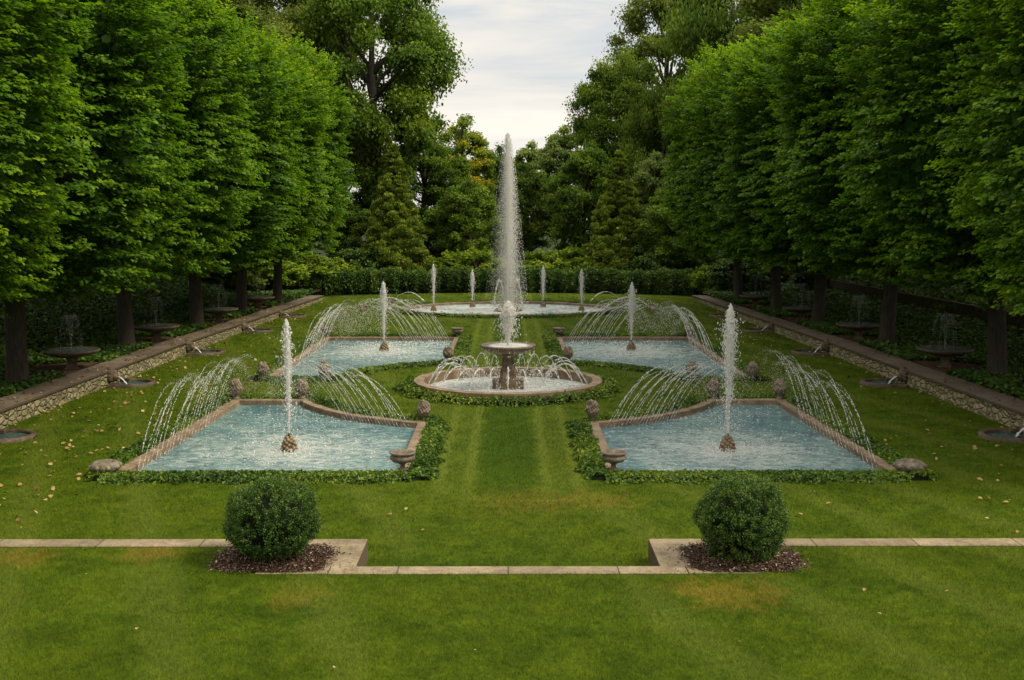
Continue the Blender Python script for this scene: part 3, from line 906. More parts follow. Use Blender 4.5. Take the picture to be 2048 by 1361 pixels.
# ------------------------------------------------------------------ woodland trees
def wood_tree(seed, name, cat, m, H, R, zlow, nclump, per, size, kind='broad', narrow=.85, barkm='bark2'):
    global rng
    keep = rng; rng = np.random.default_rng(seed)
    t = empty(name, (0, 0, 0), name, cat)
    b = MB()
    if kind in ('broad', 'weep'):
        b.tube([(0, 0, -.3), (.1, 0, .4), (.15, .1, H*.3), (-.1, .1, H*.6), (.1, 0, H*.9)], [R*.10+.1, R*.07+.06, R*.055+.04, R*.035+.02, .04], 10)
        q = rdir(nclump)*rng.uniform(.45, 1, (nclump, 1))**.6
        zc = (H+zlow)/2; hz = (H-zlow)/2
        ctr = q*np.array([R, R, hz])
        rad = rng.uniform(.16, .30, nclump)*R
        ctr *= (1-.12)
        ctr[:, :2] *= (1.0-.25*np.clip(ctr[:, 2:]/hz, 0, 1)**2)
        ctr[:, 2] += zc
        for k in range(min(26, nclump)):
            p = ctr[k]; z0 = max(zlow*.6, min(H*.8, p[2]-R*.5*rng.uniform(.6, 1.2)))
            b.tube([(0, 0, z0), (p[0]*.55, p[1]*.55, (z0+p[2])/2+.1), tuple(p)], [.05+.03*R*.5, .05+.01*R, .02], 6)
    elif kind == 'cone':
        b.tube([(0, 0, -.2), (0, 0, H*.5), (0, 0, H*.95)], [.2, .12, .03], 8)
        hfr = 1-rng.random(nclump)**.62; an = rng.uniform(0, 2*PI, nclump)
        rr = R*(1-hfr)**.82*rng.uniform(.6, 1.0, nclump)*(1+.12*np.sin(an*5+hfr*20))
        ctr = np.stack([rr*np.cos(an), rr*np.sin(an), zlow+hfr*(H-zlow)], 1)
        rad = (.12+.30*(1-hfr))*R*.34
    b.build('trunk', M[barkm], t, smooth=True)
    n = nclump*per
    q = rdir(n)*(rng.uniform(.35, 1, (n, 1))**.5 if kind == 'cone' else np.minimum(np.abs(rng.normal(0, .5, (n, 1)))+.18, 1.0)*rng.uniform(.85, 1.0, (n, 1)))
    cr = np.repeat(rad, per)[:, None]
    flat = .62 if kind != 'weep' else 1.5
    C = np.repeat(ctr, per, 0)+q*cr*np.array([1, 1, flat])
    if kind == 'weep':
        A = rng.normal(0, .35, (n, 3))+np.array([0, 0, -1.0]); Nn = nrm(rdir(n)+q)
        W = size*.45
    elif kind == 'cone':
        A = q*.8+np.array([0, 0, .55])+rng.normal(0, .4, (n, 3)); Nn = nrm(rdir(n)+q*.6+np.repeat(nrm(ctr*np.array([1, 1, 0])+1e-4), per, 0)*.5); W = size*.6
    else:
        A = rdir(n)+np.array([0, 0, -.3]); Nn = nrm(q*.6+np.array([0, 0, .7])+rng.normal(0, .4, (n, 3))); W = size*narrow
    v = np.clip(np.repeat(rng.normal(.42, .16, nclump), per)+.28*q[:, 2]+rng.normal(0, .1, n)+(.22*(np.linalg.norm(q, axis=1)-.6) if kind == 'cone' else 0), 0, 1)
    sz = size*rng.uniform(.7, 1.25, n)
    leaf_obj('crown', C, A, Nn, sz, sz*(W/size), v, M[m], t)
    rng = keep
    return t

T_maple = wood_tree(31, 'woodland_tree', 'tree', 'maple', 20, 6.5, 4.0, 150, 480, .20)
T_tall = wood_tree(32, 'woodland_tree', 'tree', 'tall', 24, 6.0, 5.0, 150, 460, .19)
T_weep = wood_tree(33, 'feathery_tree', 'tree', 'weep', 22, 6.0, 1.5, 150, 420, .28, 'weep')
T_gold = wood_tree(34, 'turning_tree', 'tree', 'gold', 13, 3.4, 2.0, 110, 340, .17)
T_pale = wood_tree(35, 'woodland_tree', 'tree', 'pale', 13, 3.6, 1.5, 100, 320, .22)
T_small = wood_tree(36, 'understory_tree', 'tree', 'maple', 9, 3.4, .6, 130, 330, .16)
T_cedar = wood_tree(37, 'conifer_tree', 'tree', 'cedar', 9.6, 2.6, .1, 760, 95, .15, 'cone', barkm='bark2')
T_shrub = wood_tree(38, 'leafy_shrub', 'shrub', 'shrub', 2.4, 1.7, .1, 60, 150, .15)
T_dshrub = wood_tree(39, 'leafy_shrub', 'shrub', 'hedge', 3.4, 2.2, .1, 70, 170, .17)
useds = {}
def put(proto, px, Y, ztop, H0, width, R0, label, rz, group=None, z0=0.0, X=None):
    x = (px-1016)/2300*Y if X is None else X
    sz = (ztop-z0)/H0; sr = width/R0
    u = useds.get(proto.name if False else id(proto), False)
    o = place_copy(proto, u, (x, Y, z0), rz, label, (sr, sr, sz), group)
    useds[id(proto)] = True
    return o

W = 'trees of the wood at the far end'
put(T_maple, 752, 82, 25, 20, 12.4, 13, 'large spreading tree left of the sky gap with a long bare leaning trunk', .4, W)
put(T_tall, 610, 90, 27, 24, 12, 12, 'tall olive tree behind the far end of the left row', 1.0, W)
put(T_tall, 470, 84, 27, 24, 13, 12, 'tall olive tree farther left, mostly hidden by the left row', 2.3, W)
put(T_gold, 922, 92, 13.0, 13, 6.6, 6.8, 'tree with yellow and orange turning leaves left of the tall jet', .3, W)
put(T_small, 940, 80, 7.4, 9, 5.2, 6.8, 'small green tree in front of the yellow-leaved tree', .9, W)
put(T_small, 992, 98, 11.0, 9, 5.0, 6.8, 'slim green tree just left of the tall jet', 2.0, W)
put(T_maple, 850, 90, 11.5, 20, 9, 13, 'dark green tree filling the gap behind the left conifer', 2.6, W)
put(T_pale, 1062, 112, 12.0, 13, 5.6, 7.2, 'pale distant tree just right of the tall jet', .2, W)
put(T_pale, 1128, 108, 13.2, 13, 6.6, 7.2, 'pale grey-green distant tree at the right edge of the sky gap', 1.7, W)
put(T_small, 1168, 82, 10.2, 9, 6.0, 6.8, 'rounded green tree between the tall jet and the right conifer', 3.3, W)
put(T_maple, 1238, 90, 18.4, 20, 8.6, 13, 'tree with layered leafy tiers right of the sky gap', 1.3, W)
put(T_tall, 1330, 98, 27, 24, 11, 12, 'tall olive tree behind the layered tree on the right', .6, W)
put(T_weep, 1455, 86, 25, 22, 12.5, 12, 'feathery light green tree rising behind the right row', .5, W)
put(T_weep, 1325, 84, 15.5, 22, 7.0, 12, 'lower feathery tree in front of the layered tree on the right', 2.2, W)
put(T_pale, 1310, 78, 9.2, 13, 4.6, 7.2, 'light green young tree right of the right conifer', 2.9, W)
put(T_small, 1350, 74, 7.2, 9, 5.0, 6.8, 'dark leafy small tree beside the last right linden', 4.0, W)
put(T_maple, 1600, 92, 26, 20, 13, 13, 'large tree behind the middle of the right row', 5.0, W)
put(T_maple, 330, 88, 26, 20, 14, 13, 'large tree behind the middle of the left row', 3.9, W)
put(T_maple, 690, 94, 12.5, 20, 8, 13, 'dark tree closing the gap behind the last left linden', 2.9, W)
put(T_small, 720, 78, 5.6, 9, 5.0, 6.8, 'small tree between the last left linden and the left conifer', 5.2, W)
put(T_small, 1040, 104, 9.6, 9, 8.0, 6.8, 'low wide tree directly behind the tall jet', 1.2, W)
put(T_small, 900, 84, 6.0, 9, 6.4, 6.8, 'shaded low tree right of the left conifer', 2.7, W)
put(T_cedar, 790, 75.5, 9.4, 9.6, 5.2, 5.2, 'pointed conifer with yellowish tips left of the tall jet', .2, 'pointed conifers behind the hedge')
put(T_cedar, 1236, 76, 9.0, 9.6, 5.2, 5.2, 'pointed conifer with yellowish tips right of the tall jet', 2.4, 'pointed conifers behind the hedge')
# dark trees standing behind both rows
for s, sd in ((-1, 'left'), (1, 'right')):
    for j, (x, y) in enumerate(((25, 28), (24, 38), (25.5, 48), (23, 58), (25, 68), (20, 76))):
        pr = (T_maple, T_tall)[j % 2]; H0, R0 = ((20, 13), (24, 12))[j % 2]
        put(pr, 0, y, 17+2*((j*3) % 4), H0, 13, R0, f'shaded wood tree behind the {sd} row, number {j+1} from the front' if False else
            f'shaded wood tree on the {sd} bank, ' + ('opposite the second linden', 'opposite the third linden', 'opposite the fourth linden', 'opposite the fifth linden', 'behind the last linden', 'by the end of the hedge')[j],
            1.1*j+s, f'shaded trees on the banks', 2.0, X=s*x)
G1 = 'shrubs behind and beside the hedge'
for (px, Y, zt, w, lab, pr, z0) in (
    (955, 74.5, 2.7, 4.4, 'light green shrub behind the hedge just left of the tall jet', 0, 0), (905, 75.5, 2.5, 3.4, 'light green shrub behind the hedge, between conifer and tall jet', 0, 0),
    (1085, 74.5, 2.6, 3.8, 'light green shrub behind the hedge just right of the tall jet', 0, 0), (1140, 75.5, 2.8, 3.6, 'light green shrub behind the hedge left of the right conifer', 0, 0),
    (660, 72.5, 2.2, 3.8, 'yellow-green shrub at the left end of the hedge', 0, 0), (715, 74, 2.8, 3.6, 'dark shrub beside the left conifer', 1, 0),
    (600, 70, 2.6, 5.0, 'yellow-green shrub behind the last left linden trunk', 0, .2), (530, 67, 2.6, 5.0, 'yellow-green shrub behind the last two left trunks', 0, .3),
    (455, 64, 2.9, 5.0, 'yellow-green shrub behind the fourth left trunk', 0, .5), (385, 70, 4.4, 6.0, 'dark shrub high on the left bank', 1, 1.2),
    (1480, 66, 2.5, 4.2, 'dark green shrub behind the last right linden trunk', 1, .1), (1418, 68, 1.9, 2.6, 'small green shrub at the right end of the hedge', 0, 0),
    (1530, 70, 3.2, 4.0, 'green shrub at the left side of the pale building', 0, .2), (1640, 62, 2.6, 3.6, 'green shrub at the right side of the pale building', 1, .6),
    (1750, 62, 4.0, 6.0, 'dark shrub above the wall on the right bank', 1, 1.2), (1900, 56, 4.6, 6.0, 'dark shrub behind the second right trunk', 1, 1.9),
    (2080, 50, 4.8, 7.0, 'dark shrub at the right picture edge', 1, 2.0), (250, 62, 4.6, 6.5, 'dark shrub on the left bank behind the second trunk', 1, 1.9), (60, 54, 5.0, 7, 'dark shrub at the left picture edge', 1, 2.3),
    (1300, 74, 3.0, 4.0, 'dark shrub behind the hedge below the young tree', 1, 0), (1385, 75, 3.2, 4.5, 'dark shrub behind the right part of the hedge', 1, 0)):
    put((T_shrub, T_dshrub)[pr], px, Y, zt, (2.4, 3.4)[pr], w, (3.4, 4.4)[pr], lab, px*.37, G1, z0)

# ------------------------------------------------------------------ clipped hedge
def hedge():
    t = empty('clipped_hedge', (0, 70, 0), 'long dark clipped hedge curving round the far end of the lawn', 'hedge')
    hx = np.linspace(-12.6, 12.6, 80); hy = 71.9-3.3*np.abs(hx/12.6)**2.3
    b = MB(); vs = []
    for x, y in zip(hx, hy):
        vs += [(x, y-70+.15, 0), (x, y-70+.15, 1.0), (x, y-70+1.6, 1.0), (x, y-70+1.6, 0)]
    b.add(vs, [(i*4+k, (i+1)*4+k, (i+1)*4+(k+1) % 4, i*4+(k+1) % 4) for i in range(79) for k in range(4)])
    b.build('branches', M['body'], t)
    N = 42000
    i = rng.random(N)*79; x = np.interp(i, np.arange(80), hx); y0 = np.interp(i, np.arange(80), hy)
    top = rng.random(N) < .36
    bul = .10*np.sin(x*2.1)+.07*np.sin(x*5.3+1)+.05*np.sin(x*9.7)
    ht = 1.22+.08*np.sin(x*1.4)+.07*np.sin(x*4.1)+.04*np.sin(x*8.7)
    z = np.where(top, ht+rng.normal(0, .07, N), rng.random(N)**.8*ht)
    yy = np.where(top, rng.random(N)*1.8-.05, -.05-.16*np.sin(np.clip(z/ht, 0, 1)*PI)-bul+rng.normal(0, .08, N))
    C = np.stack([x, y0+yy-70, z], 1)
    o = np.where(top[:, None], np.array([0, 0, 1.0]), np.array([0, -1.0, .35]))
    Nn = nrm(o+rng.normal(0, .5, (N, 3))); A = rdir(N)+o*.5
    sz = rng.uniform(.09, .16, N)
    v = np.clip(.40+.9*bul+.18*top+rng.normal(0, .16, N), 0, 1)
    leaf_obj('leaves', C, A, Nn, sz, sz*.7, v, M['hedge'], t)
hedge()

# ------------------------------------------------------------------ boxwood balls in mulch
def boxwood(s, label, seed):
    global rng
    keep = rng; rng = np.random.default_rng(seed)
    loc = (s*3.17, 15.15, .36)
    t = empty('boxwood_bush', loc, label, 'bush', 'clipped round bushes on the terrace')
    b = MB(); b.blob((0, 0, .48), (.43, .43, .40), seed, .05, 20, 14); b.build('branches', M['body'], t, smooth=True)
    NC = 900
    q = rdir(NC); q = q[q[:, 2] > -.86]; NC = len(q)
    ph = rng.uniform(0, 6, 4)
    lump = 1+.06*np.sin(q[:, 0]*6+ph[0])*np.sin(q[:, 1]*6+ph[1])+.05*np.sin(q[:, 2]*8+ph[2])+rng.normal(0, .022, NC)
    ctr = q*lump[:, None]*np.array([.575, .575, .535])+np.array([0, 0, .51])
    per = 46
    n = NC*per
    up = nrm(q+np.array([0, 0, .7]))
    h = rng.random((NC, per))                        # sprig: tuft of leaves along a short shoot
    C = ctr[:, None, :]+up[:, None, :]*(h*.10-.06)[..., None]+rng.normal(0, .020, (NC, per, 3))
    C = C.reshape(-1, 3)
    A = np.repeat(up, per, 0)*.7+rdir(n); Nn = rdir(n)+np.array([0, 0, .5])
    v = np.clip(np.repeat(rng.normal(.36, .12, NC), per)+(h.reshape(-1)-.5)*.55+rng.normal(0, .08, n)+.08*C[:, 2], 0, 1)
    sz = rng.uniform(.016, .032, n)
    leaf_obj('leaves', C, A, Nn, sz, sz*.55, v, M['box'], t)
    rng = keep
boxwood(-1, 'round clipped boxwood bush left of the grass walk on the terrace edge', 51)
boxwood(1, 'round clipped boxwood bush right of the grass walk on the terrace edge', 52)

def mulch(s, label):
    loc = (s*3.17, 15.2, .3)
    t = empty('mulch_bed', loc, label, 'mulch bed')
    def hz(x, y):
        r = np.sqrt((x/.82)**2+(y/.66)**2)
        return .02+.085*np.clip(1-r**2, 0, 1)
    n = 30; V = []; F = []
    for j in range(9):
        r = j/8
        for k in range(n):
            a = 2*PI*k/n; w = 1+.04*math.sin(3*a+s)+.03*math.sin(7*a)
            sq = (abs(math.cos(a))**4+abs(math.sin(a))**4)**-.25
            x, y = .77*w*sq*r*math.cos(a), .60*w*sq*r*math.sin(a)
            V.append((x, y, float(hz(np.array(x), np.array(y)))))
    for j in range(8):
        for k in range(n):
            F.append((j*n+k, j*n+(k+1) % n, (j+1)*n+(k+1) % n, (j+1)*n+k))
    b = MB(); b.add(V, F); b.build('soil', M['mulchb'], t, smooth=True)
    N = 6200
    x = rng.normal(0, .62, N); y = rng.uniform(-.64, .68, N); x = np.where(np.abs(x) > 1.05, x*.4, x)
    ok = (np.abs(x/.84)**4+np.abs(y/.64)**4 < 1) | (rng.random(N) < .06); x, y = x[ok], y[ok]; N = len(x)
    C = np.stack([x, y, hz(x, y)+rng.random(N)*.014+.004], 1)
    sz = rng.uniform(.018, .05, N)
    o = leaf_obj('chips', C, rdir(N)*np.array([1, 1, .4]), nrm(rng.normal(0, .5, (N, 3))+np.array([0, 0, 1])), sz, sz*.45, np.clip(rng.random(N)**1.4, 0, 1), M['mulch'], t)
    tag(o, kind='stuff')
mulch(-1, 'dark mulch bed under the left boxwood bush'); mulch(1, 'dark mulch bed under the right boxwood bush')

# ------------------------------------------------------------------ carved stone
def fruit_urn():
    t = empty('fruit_urn', (0, 0, 0), 'urn', 'stone urn', 'carved stone urns at the pool corners')
    b = MB(); b.lathe([(.11, 0), (.115, .03), (.08, .05), (.07, .08), (.12, .13), (.165, .2), (.175, .25), (.16, .27)], 20, wob=lambda a, z: .03*math.sin(8*a))
    b.build('urn', M['carved'], t, smooth=True)
    b = MB(); r = random.Random(4)
    for k in range(70):
        h = (k/70); z = .25+h*.29; R = .165*math.sqrt(max(.02, 1-(h*.93)**1.8)); a = k*2.4
        s = r.uniform(.032, .055)
        b.blob((R*math.cos(a), R*math.sin(a), z+r.uniform(-.01, .01)), s, k, .1, 8, 6)
    b.blob((0, 0, .33), (.15, .15, .16), 3, .05)
    b.build('fruit_pile', M['fruit'], t, smooth=True)
    return t
def bowl_urn():
    t = empty('stone_bowl', (0, 0, 0), 'bowl', 'stone bowl', 'carved stone bowls at the pool corners')
    w = lambda a, z: .025*math.sin(10*a) if .14 < z < .28 else 0
    b = MB(); b.lathe([(.10, 0), (.10, .025), (.045, .05), (.04, .10), (.075, .13)], 20); b.build('foot', M['carved'], t, smooth=True)
    b = MB(); b.lathe([(.06, .131), (.17, .16), (.215, .21), (.205, .25), (.185, .265), (.19, .28), (.225, .30), (.225, .325), (.185, .325), (.16, .28), (.14, .25), (.02, .24)], 30, wob=w); b.build('bowl', M['carved'], t, smooth=True)
    return t
def squat_urn():
    t = empty('stone_bowl', (0, 0, 0), 'squat', 'stone bowl', 'carved stone bowls at the pool corners')
    w = lambda a, z: .05*math.sin(6*a)*(.04 < z < .2)
    b = MB(); b.lathe([(.20, 0), (.25, .05), (.285, .11), (.275, .17), (.235, .20), (.20, .215), (.17, .20), (.15, .15), (.05, .14)], 32, wob=w)
    b.build('bowl', M['carved'], t, smooth=True)
    b = MB()
    for k in range(8):
        a = k*PI/4; b.blob((.26*math.cos(a), .26*math.sin(a), .12), (.06, .06, .055), k, .1)
    b.build('carving', M['fruit'], t, smooth=True)
    return t
FU, BU, SU = fruit_urn(), bowl_urn(), squat_urn()
us = {}
def pu(proto, x, y, z, rz, sc, label):
    k = id(proto); place_copy(proto, us.get(k, False), (x, y, z), rz, label, (sc, sc, sc)); us[k] = True
for s, sd in ((-1, 'left'), (1, 'right')):
    pu(FU, s*7.2, 30.1, .068, .3, 0.92, f'stone fruit urn at the outer back corner of the front {sd} pool')
    pu(FU, s*5.45, 30.15, .068, 1.3, 0.91, f'stone fruit urn where the straight back edge of the front {sd} pool starts to curve')
    pu(FU, s*2.0, 26.95, .068, 2.1, 0.84, f'stone fruit urn at the inner end of the curved edge of the front {sd} pool')
    pu(BU, s*2.02, 21.62, .068, .5, 1.12, f'weathered stone bowl on a stem at the inner front corner of the front {sd} pool')
    pu(SU, s*7.66, 21.5, .068, .5, .98, f'squat carved stone bowl at the outer front corner of the front {sd} pool')
    pu(FU, s*7.25, 33.75, .068, .9, 0.88, f'stone fruit urn at the outer front corner of the {sd} pool beyond the round basin')
    pu(FU, s*5.45, 33.75, .068, 2.9, 0.94, f'stone fruit urn on the front edge of the {sd} pool beyond the round basin')
    pu(FU, s*1.98, 37.75, .068, 3.4, 0.88, f'stone fruit urn at the inner front corner of the {sd} pool beyond the round basin')
    pu(BU, s*7.15, 45.2, .068, .2, 1.1, f'stone bowl at the outer back corner of the {sd} pool beyond the round basin')
    pu(BU, s*2.0, 45.2, .068, .7, 1.1, f'stone bowl at the inner back corner of the {sd} pool beyond the round basin')

def nozzle():
    t = empty('stone_nozzle', (0, 0, 0), 'nozzle', 'fountain nozzle', 'knobbly stone jet nozzles standing in the pools')
    b = MB(); r = random.Random(9)
    b.blob((0, 0, .1), (.11, .11, .2), 1, .05)
    for k in range(44):
        h = k/44; z = -.02+.34*h; R = .145*(1-h**2.2*.75); a = k*2.4
        b.blob((R*math.cos(a), R*math.sin(a), z), (.04, .04, .035), k, .12, 8, 6)
    b.build('knobs', M['nozz'], t, smooth=True)
    b = MB(); b.lathe([(.02, .3), (.022, .38), (.016, .39)], 10); b.build('pipe', M['dark'], t)
    return t
NZ = nozzle()
JETS = [(-4.65, 24.05, 2.72, 1.0, 'in the front left pool'), (4.67, 24.05, 3.02, 1.25, 'in the front right pool'), (-4.5, 41.5, 2.45, 1.1, 'in the left pool beyond the round basin'), (4.5, 41.7, 2.40, 1.1, 'in the right pool beyond the round basin'),
        (-3.7, 57.1, 2.35, 1.0, 'leftmost in the oval far pool'), (-1.84, 59.4, 1.95, 1.0, 'in the oval far pool just left of the tall jet'), (1.82, 59.4, 2.15, 1.1, 'in the oval far pool just right of the tall jet'), (3.66, 57.1, 2.10, 1.0, 'rightmost in the oval far pool')]
for i, (x, y, h, k, w) in enumerate(JETS):
    pu(NZ, x, y, -.08 if i < 4 else .03, i*1.1, 1.05 if i < 4 else .95, 'knobbly stone nozzle ' + w)

# ------------------------------------------------------------------ water in the air
def arc_pts(p0, d, rngth, h, t):
    """ballistic arc from p0 (x,y,z) along unit d"""
    x = p0[0]+d[0]*rngth*t; y = p0[1]+d[1]*rngth*t; z = p0[2]+4*h*t*(1-t)
    T = np.stack([np.full_like(t, d[0]*rngth), np.full_like(t, d[1]*rngth), 4*h*(1-2*t)], 1)
    return np.stack([x, y, z], 1), T

def stream(parent, loc, p0, d, R, h, r=.010, n=150, m='spray', tend=1.0, spread=.10, solid=.42):
    t = np.sort(rng.random(n))*tend
    # gather in pulses further along
    C, T = arc_pts(p0, d, R, h, t)
    brk = np.clip((t-solid)/(1-solid), 0, 1)
    C += rng.normal(0, 1, (n, 3))*(.004+.012*t+spread*brk**1.5)[:, None]*np.array([1, 1, .8])
    rr = r*rng.uniform(.6, 1.5, n)*(1+.35*brk)
    st = np.where(t < solid, rng.uniform(5, 11, n), rng.uniform(1.4, 4, n))
    C -= np.array(loc)
    return drops('water_stream', C, rr, T, st, M[m], parent)

def fan(label, bases, dirs, R, h, loc, r=.010, n=150, tend=.98, spread=.1):
    t = empty('water_fan', (*loc, 0), label, 'water fan', 'fans of water arcs along the pool edges')
    for (x, y), d in zip(bases, dirs):
        k = rng.uniform(.84, 1.12)
        d = nrm(np.array(d)+rng.normal(0, .025, 2))
        stream(t, (*loc, 0), (x, y, -.07), d, R*k, h*rng.uniform(.86, 1.10), r, n, tend=tend, spread=spread)
    return t

for s, sd in ((-1, 'left'), (1, 'right')):
    nb = 21
    ys = np.linspace(22.1, 27.4, nb)
    fan(f'row of water arcs along the outer edge of the front {sd} pool', [(s*(7.27-.03*(y-21.4)), y) for y in ys], [(s*.0, 1)]*nb, 5.9, 1.30, (s*6.97, 24.5), .0037, 270)
    R = 5.93; a0 = math.atan2(-math.sqrt(R*R-2.3**2), 2.3); a1 = math.atan2(-math.sqrt(R*R-5.2**2), 5.2)
    aa = np.linspace(a0, a0+(a1-a0)*.52, nb)
    fan(f'row of water arcs over the curved edge of the front {sd} pool', [(s*R*math.cos(a), BC[1]+R*math.sin(a)) for a in aa], [(s*.70, .71)]*nb, 4.1, 1.22, (s*3.2, 27.2), .0040, 260, spread=.10)
    ys = np.linspace(37.6, 43.6, nb)
    fan(f'row of water arcs along the outer edge of the {sd} pool beyond the round basin', [(s*6.94, y) for y in ys], [(-s*.11, 1)]*nb, 6.5, 1.38, (s*6.9, 40), .0053, 230, spread=.15)
    xs = np.linspace(2.3, 4.1, nb)
    fan(f'row of water arcs along the back edge of the {sd} pool beyond the round basin', [(s*x, 44.95) for x in xs], [(s*.86, .35)]*nb, 3.2, 1.48, (s*3.2, 45), .0053, 210, spread=.12)

def jet(x, y, z0, h, k, label, fat=1.0):
    t = empty('water_jet', (x, y, z0), label, 'water jet', 'upright water jets in the pools')
    # rising core: ragged tube with a foamy head
    n = 46; m = 12
    V = []
    for i in range(n):
        u = i/(n-1); z = h*u
        R = (.013+.034*np.clip((u-.1)/.7, 0, 1))*fat*k*(1 if u < .75 else math.sqrt(max(0.02, 1-.97*((u-.75)/.25)**1.8)))
        ph = rng.uniform(0, 6)
        for j in range(m):
            a = 2*PI*j/m
            w = 1+(.10+.5*u)*(math.sin(2*a+ph)*.3+rng.normal(0, .28))
            V.append((R*w*math.cos(a)+.015*math.sin(z*7)*u, R*w*math.sin(a), z+rng.normal(0, .01)*u))
    F = [(i*m+j, i*m+(j+1) % m, (i+1)*m+(j+1) % m, (i+1)*m+j) for i in range(n-1) for j in range(m)]
    np_mesh('core', np.array(V), np.array(F), M['jet'], t, smooth=True)
    N = int(5200*k*fat)
    u = rng.random(N)**.75
    R = (.020+.070*np.clip((u-.05)/.6, 0, 1))*np.where(u > .72, np.sqrt(np.clip(1-.97*((u-.72)/.28)**1.6, .02, 1)), 1)*fat*k
    a = rng.uniform(0, 2*PI, N); q = np.abs(rng.normal(0, .62, N))
    C = np.stack([R*q*np.cos(a), R*q*np.sin(a), h*(u*.985)], 1)
    C[:, 2] += rng.normal(0, .03, N)
    ok = rng.random(N) < np.where(q > .7, .2+.8*u, 1); C = C[ok]
    C[:, 2] = np.maximum(C[:, 2], .02)
    m2 = int(500*k)                                   # stray drops falling beside the column, splash at its foot
    a2 = rng.uniform(0, 2*PI, m2); r2 = np.abs(rng.normal(0, .10*k*fat, m2))+.02; z2 = h*rng.random(m2)**.7*.9
    b2 = rng.uniform(0, 2*PI, m2); r3 = np.abs(rng.normal(0, .28*k, m2)); z3 = np.abs(rng.normal(0, .035, m2))-(z0-(-.05 if z0 < .35 else .05))
    C = np.concatenate([C, np.stack([r2*np.cos(a2), r2*np.sin(a2), z2], 1)] + ([np.stack([r3*np.cos(b2), r3*np.sin(b2), z3], 1)] if z0 < 1 else []))
    drops('spray', C, rng.uniform(.0035, .0105, len(C))*fat, rng.normal(0, .3, (len(C), 3))+np.array([0, 0, 1]), rng.uniform(1.2, 4, len(C)), M['jet'], t)
    return t
for i, (x, y, h, k, w) in enumerate(JETS):
    jet(x, y, .28 if i < 4 else .4, h-(.26 if i < 4 else .38), k, 'upright white water jet ' + w, (1.0, 1.1, 1.0, 1.0, .95, .95, .95, .95)[i])
jet(0, BC[1], 1.22, 1.24, 1.55, 'thick foaming water jet rising from the central pedestal bowl', 1.2)

# tall jet
def tall_jet():
    t = empty('tall_water_jet', (0, 57.2, .1), 'tallest water jet rising from the oval far pool with a veil of falling mist', 'water jet')
    h = 8.75
    n = 70; m = 10; V = []
    for i in range(n):
        u = i/(n-1)
        R = (.06+.06*u)*(1 if u < .9 else math.sqrt(max(.01, 1-((u-.9)/.1)**2)))
        for j in range(m):
            a = 2*PI*j/m; w = 1+(.15+.4*u)*rng.normal(0, .4)
            V.append((R*w*math.cos(a), R*w*math.sin(a), .3+(h-.35)*u))
    F = [(i*m+j, i*m+(j+1) % m, (i+1)*m+(j+1) % m, (i+1)*m+j) for i in range(n-1) for j in range(m)]
    np_mesh('core', np.array(V), np.array(F), M['jet'], t, smooth=True)
    N = 62000
    u = 1-rng.random(N)**1.05
    Rm = .09+.72*(1-u)**.75
    a = rng.uniform(0, 2*PI, N); q = np.minimum(np.abs(rng.normal(0, .60, N)), 1.35)
    C = np.stack([Rm*q*np.cos(a)*np.where(np.cos(a) < 0, 1.1, .95), Rm*q*np.sin(a), h*u*(1-.01*q)], 1)
    fine = C[:, 0] < .1
    drops('mist', C, np.where(fine, rng.uniform(.0028, .0062, N), rng.uniform(.003, .0105, N)), rng.normal(0, .25, (N, 3))+np.array([0, 0, 1]), rng.uniform(1.5, 5, N), M['mist'], t)
    for s in (-1, 1):
        o = stream(t, (0, 57.2, .1), (s*.12, 57.0, .2), (s*1.0, -.1), .62, 1.35, .017, 200, 'spray', 1.0, .03, .8)
tall_jet()
b = MB(); r = random.Random(2)
t = empty('rock_mound', (0, 57.2, .03), 'mound of pale rounded rocks at the foot of the tallest jet', 'rocks')
for k in range(26):
    a = k*2.4; R = .62*math.sqrt(k/26); b.blob((R*math.cos(a), R*math.sin(a), .30-.34*(R/.62)**2), (r.uniform(.13, .2),)*2+(r.uniform(.1, .16),), k, .15)
b.build('rocks', M['nozz'], t, smooth=True)

# pedestal fountain
pf = empty('pedestal_fountain', (*BC, 0), 'brown stone pedestal fountain with a wide shallow bowl in the round basin', 'fountain')
b = MB()
def sq(r, z, c):                                          # chamfered square section
    k = r*c
    return [(r, -k, z), (r, k, z), (k, r, z), (-k, r, z), (-r, k, z), (-r, -k, z), (-k, -r, z), (k, -r, z)]
pr = [(.27, .0, .75), (.27, .32, .75), (.235, .34, .75), (.205, .62, .7), (.165, .85, .6), (.16, .95, .6), (.24, .98, .6), (.24, 1.01, .6)]
vs = [];
for r_, z_, c_ in pr:
    vs += sq(r_, z_, c_)
b.add(vs, [(i*8+k, i*8+(k+1) % 8, (i+1)*8+(k+1) % 8, (i+1)*8+k) for i in range(len(pr)-1) for k in range(8)])
b.build('pedestal', M['rust'], pf, bevel=.01)
for s in (-1, 1):
    b = MB(); x0, x1 = sorted((s*.272, s*.44)); b.box(x0, x1, -.2, .2, 0, .31); b.build('plinth_block', M['rust'], pf, bevel=.015)
b = MB(); b.lathe([(.2, 1.012), (.34, 1.03), (.58, 1.09), (.71, 1.16), (.735, 1.20), (.775, 1.215), (.785, 1.25), (.765, 1.28), (.72, 1.28), (.66, 1.23), (.3, 1.17), (.02, 1.16)], 48, wob=lambda a, z: .012*math.sin(24*a) if z < 1.2 else 0)
pbowl = b.build('bowl', M['rust'], pf, smooth=True)
b = MB(); b.lathe([(.01, 1.256), (.4, 1.258), (.695, 1.254)], 36); b.build('bowl_water', M['basinw'], pbowl, smooth=True)
N = 900; a = rng.uniform(0, 2*PI, N); R = .775+rng.normal(0, .012, N)
z = rng.uniform(.05, 1.22, N)
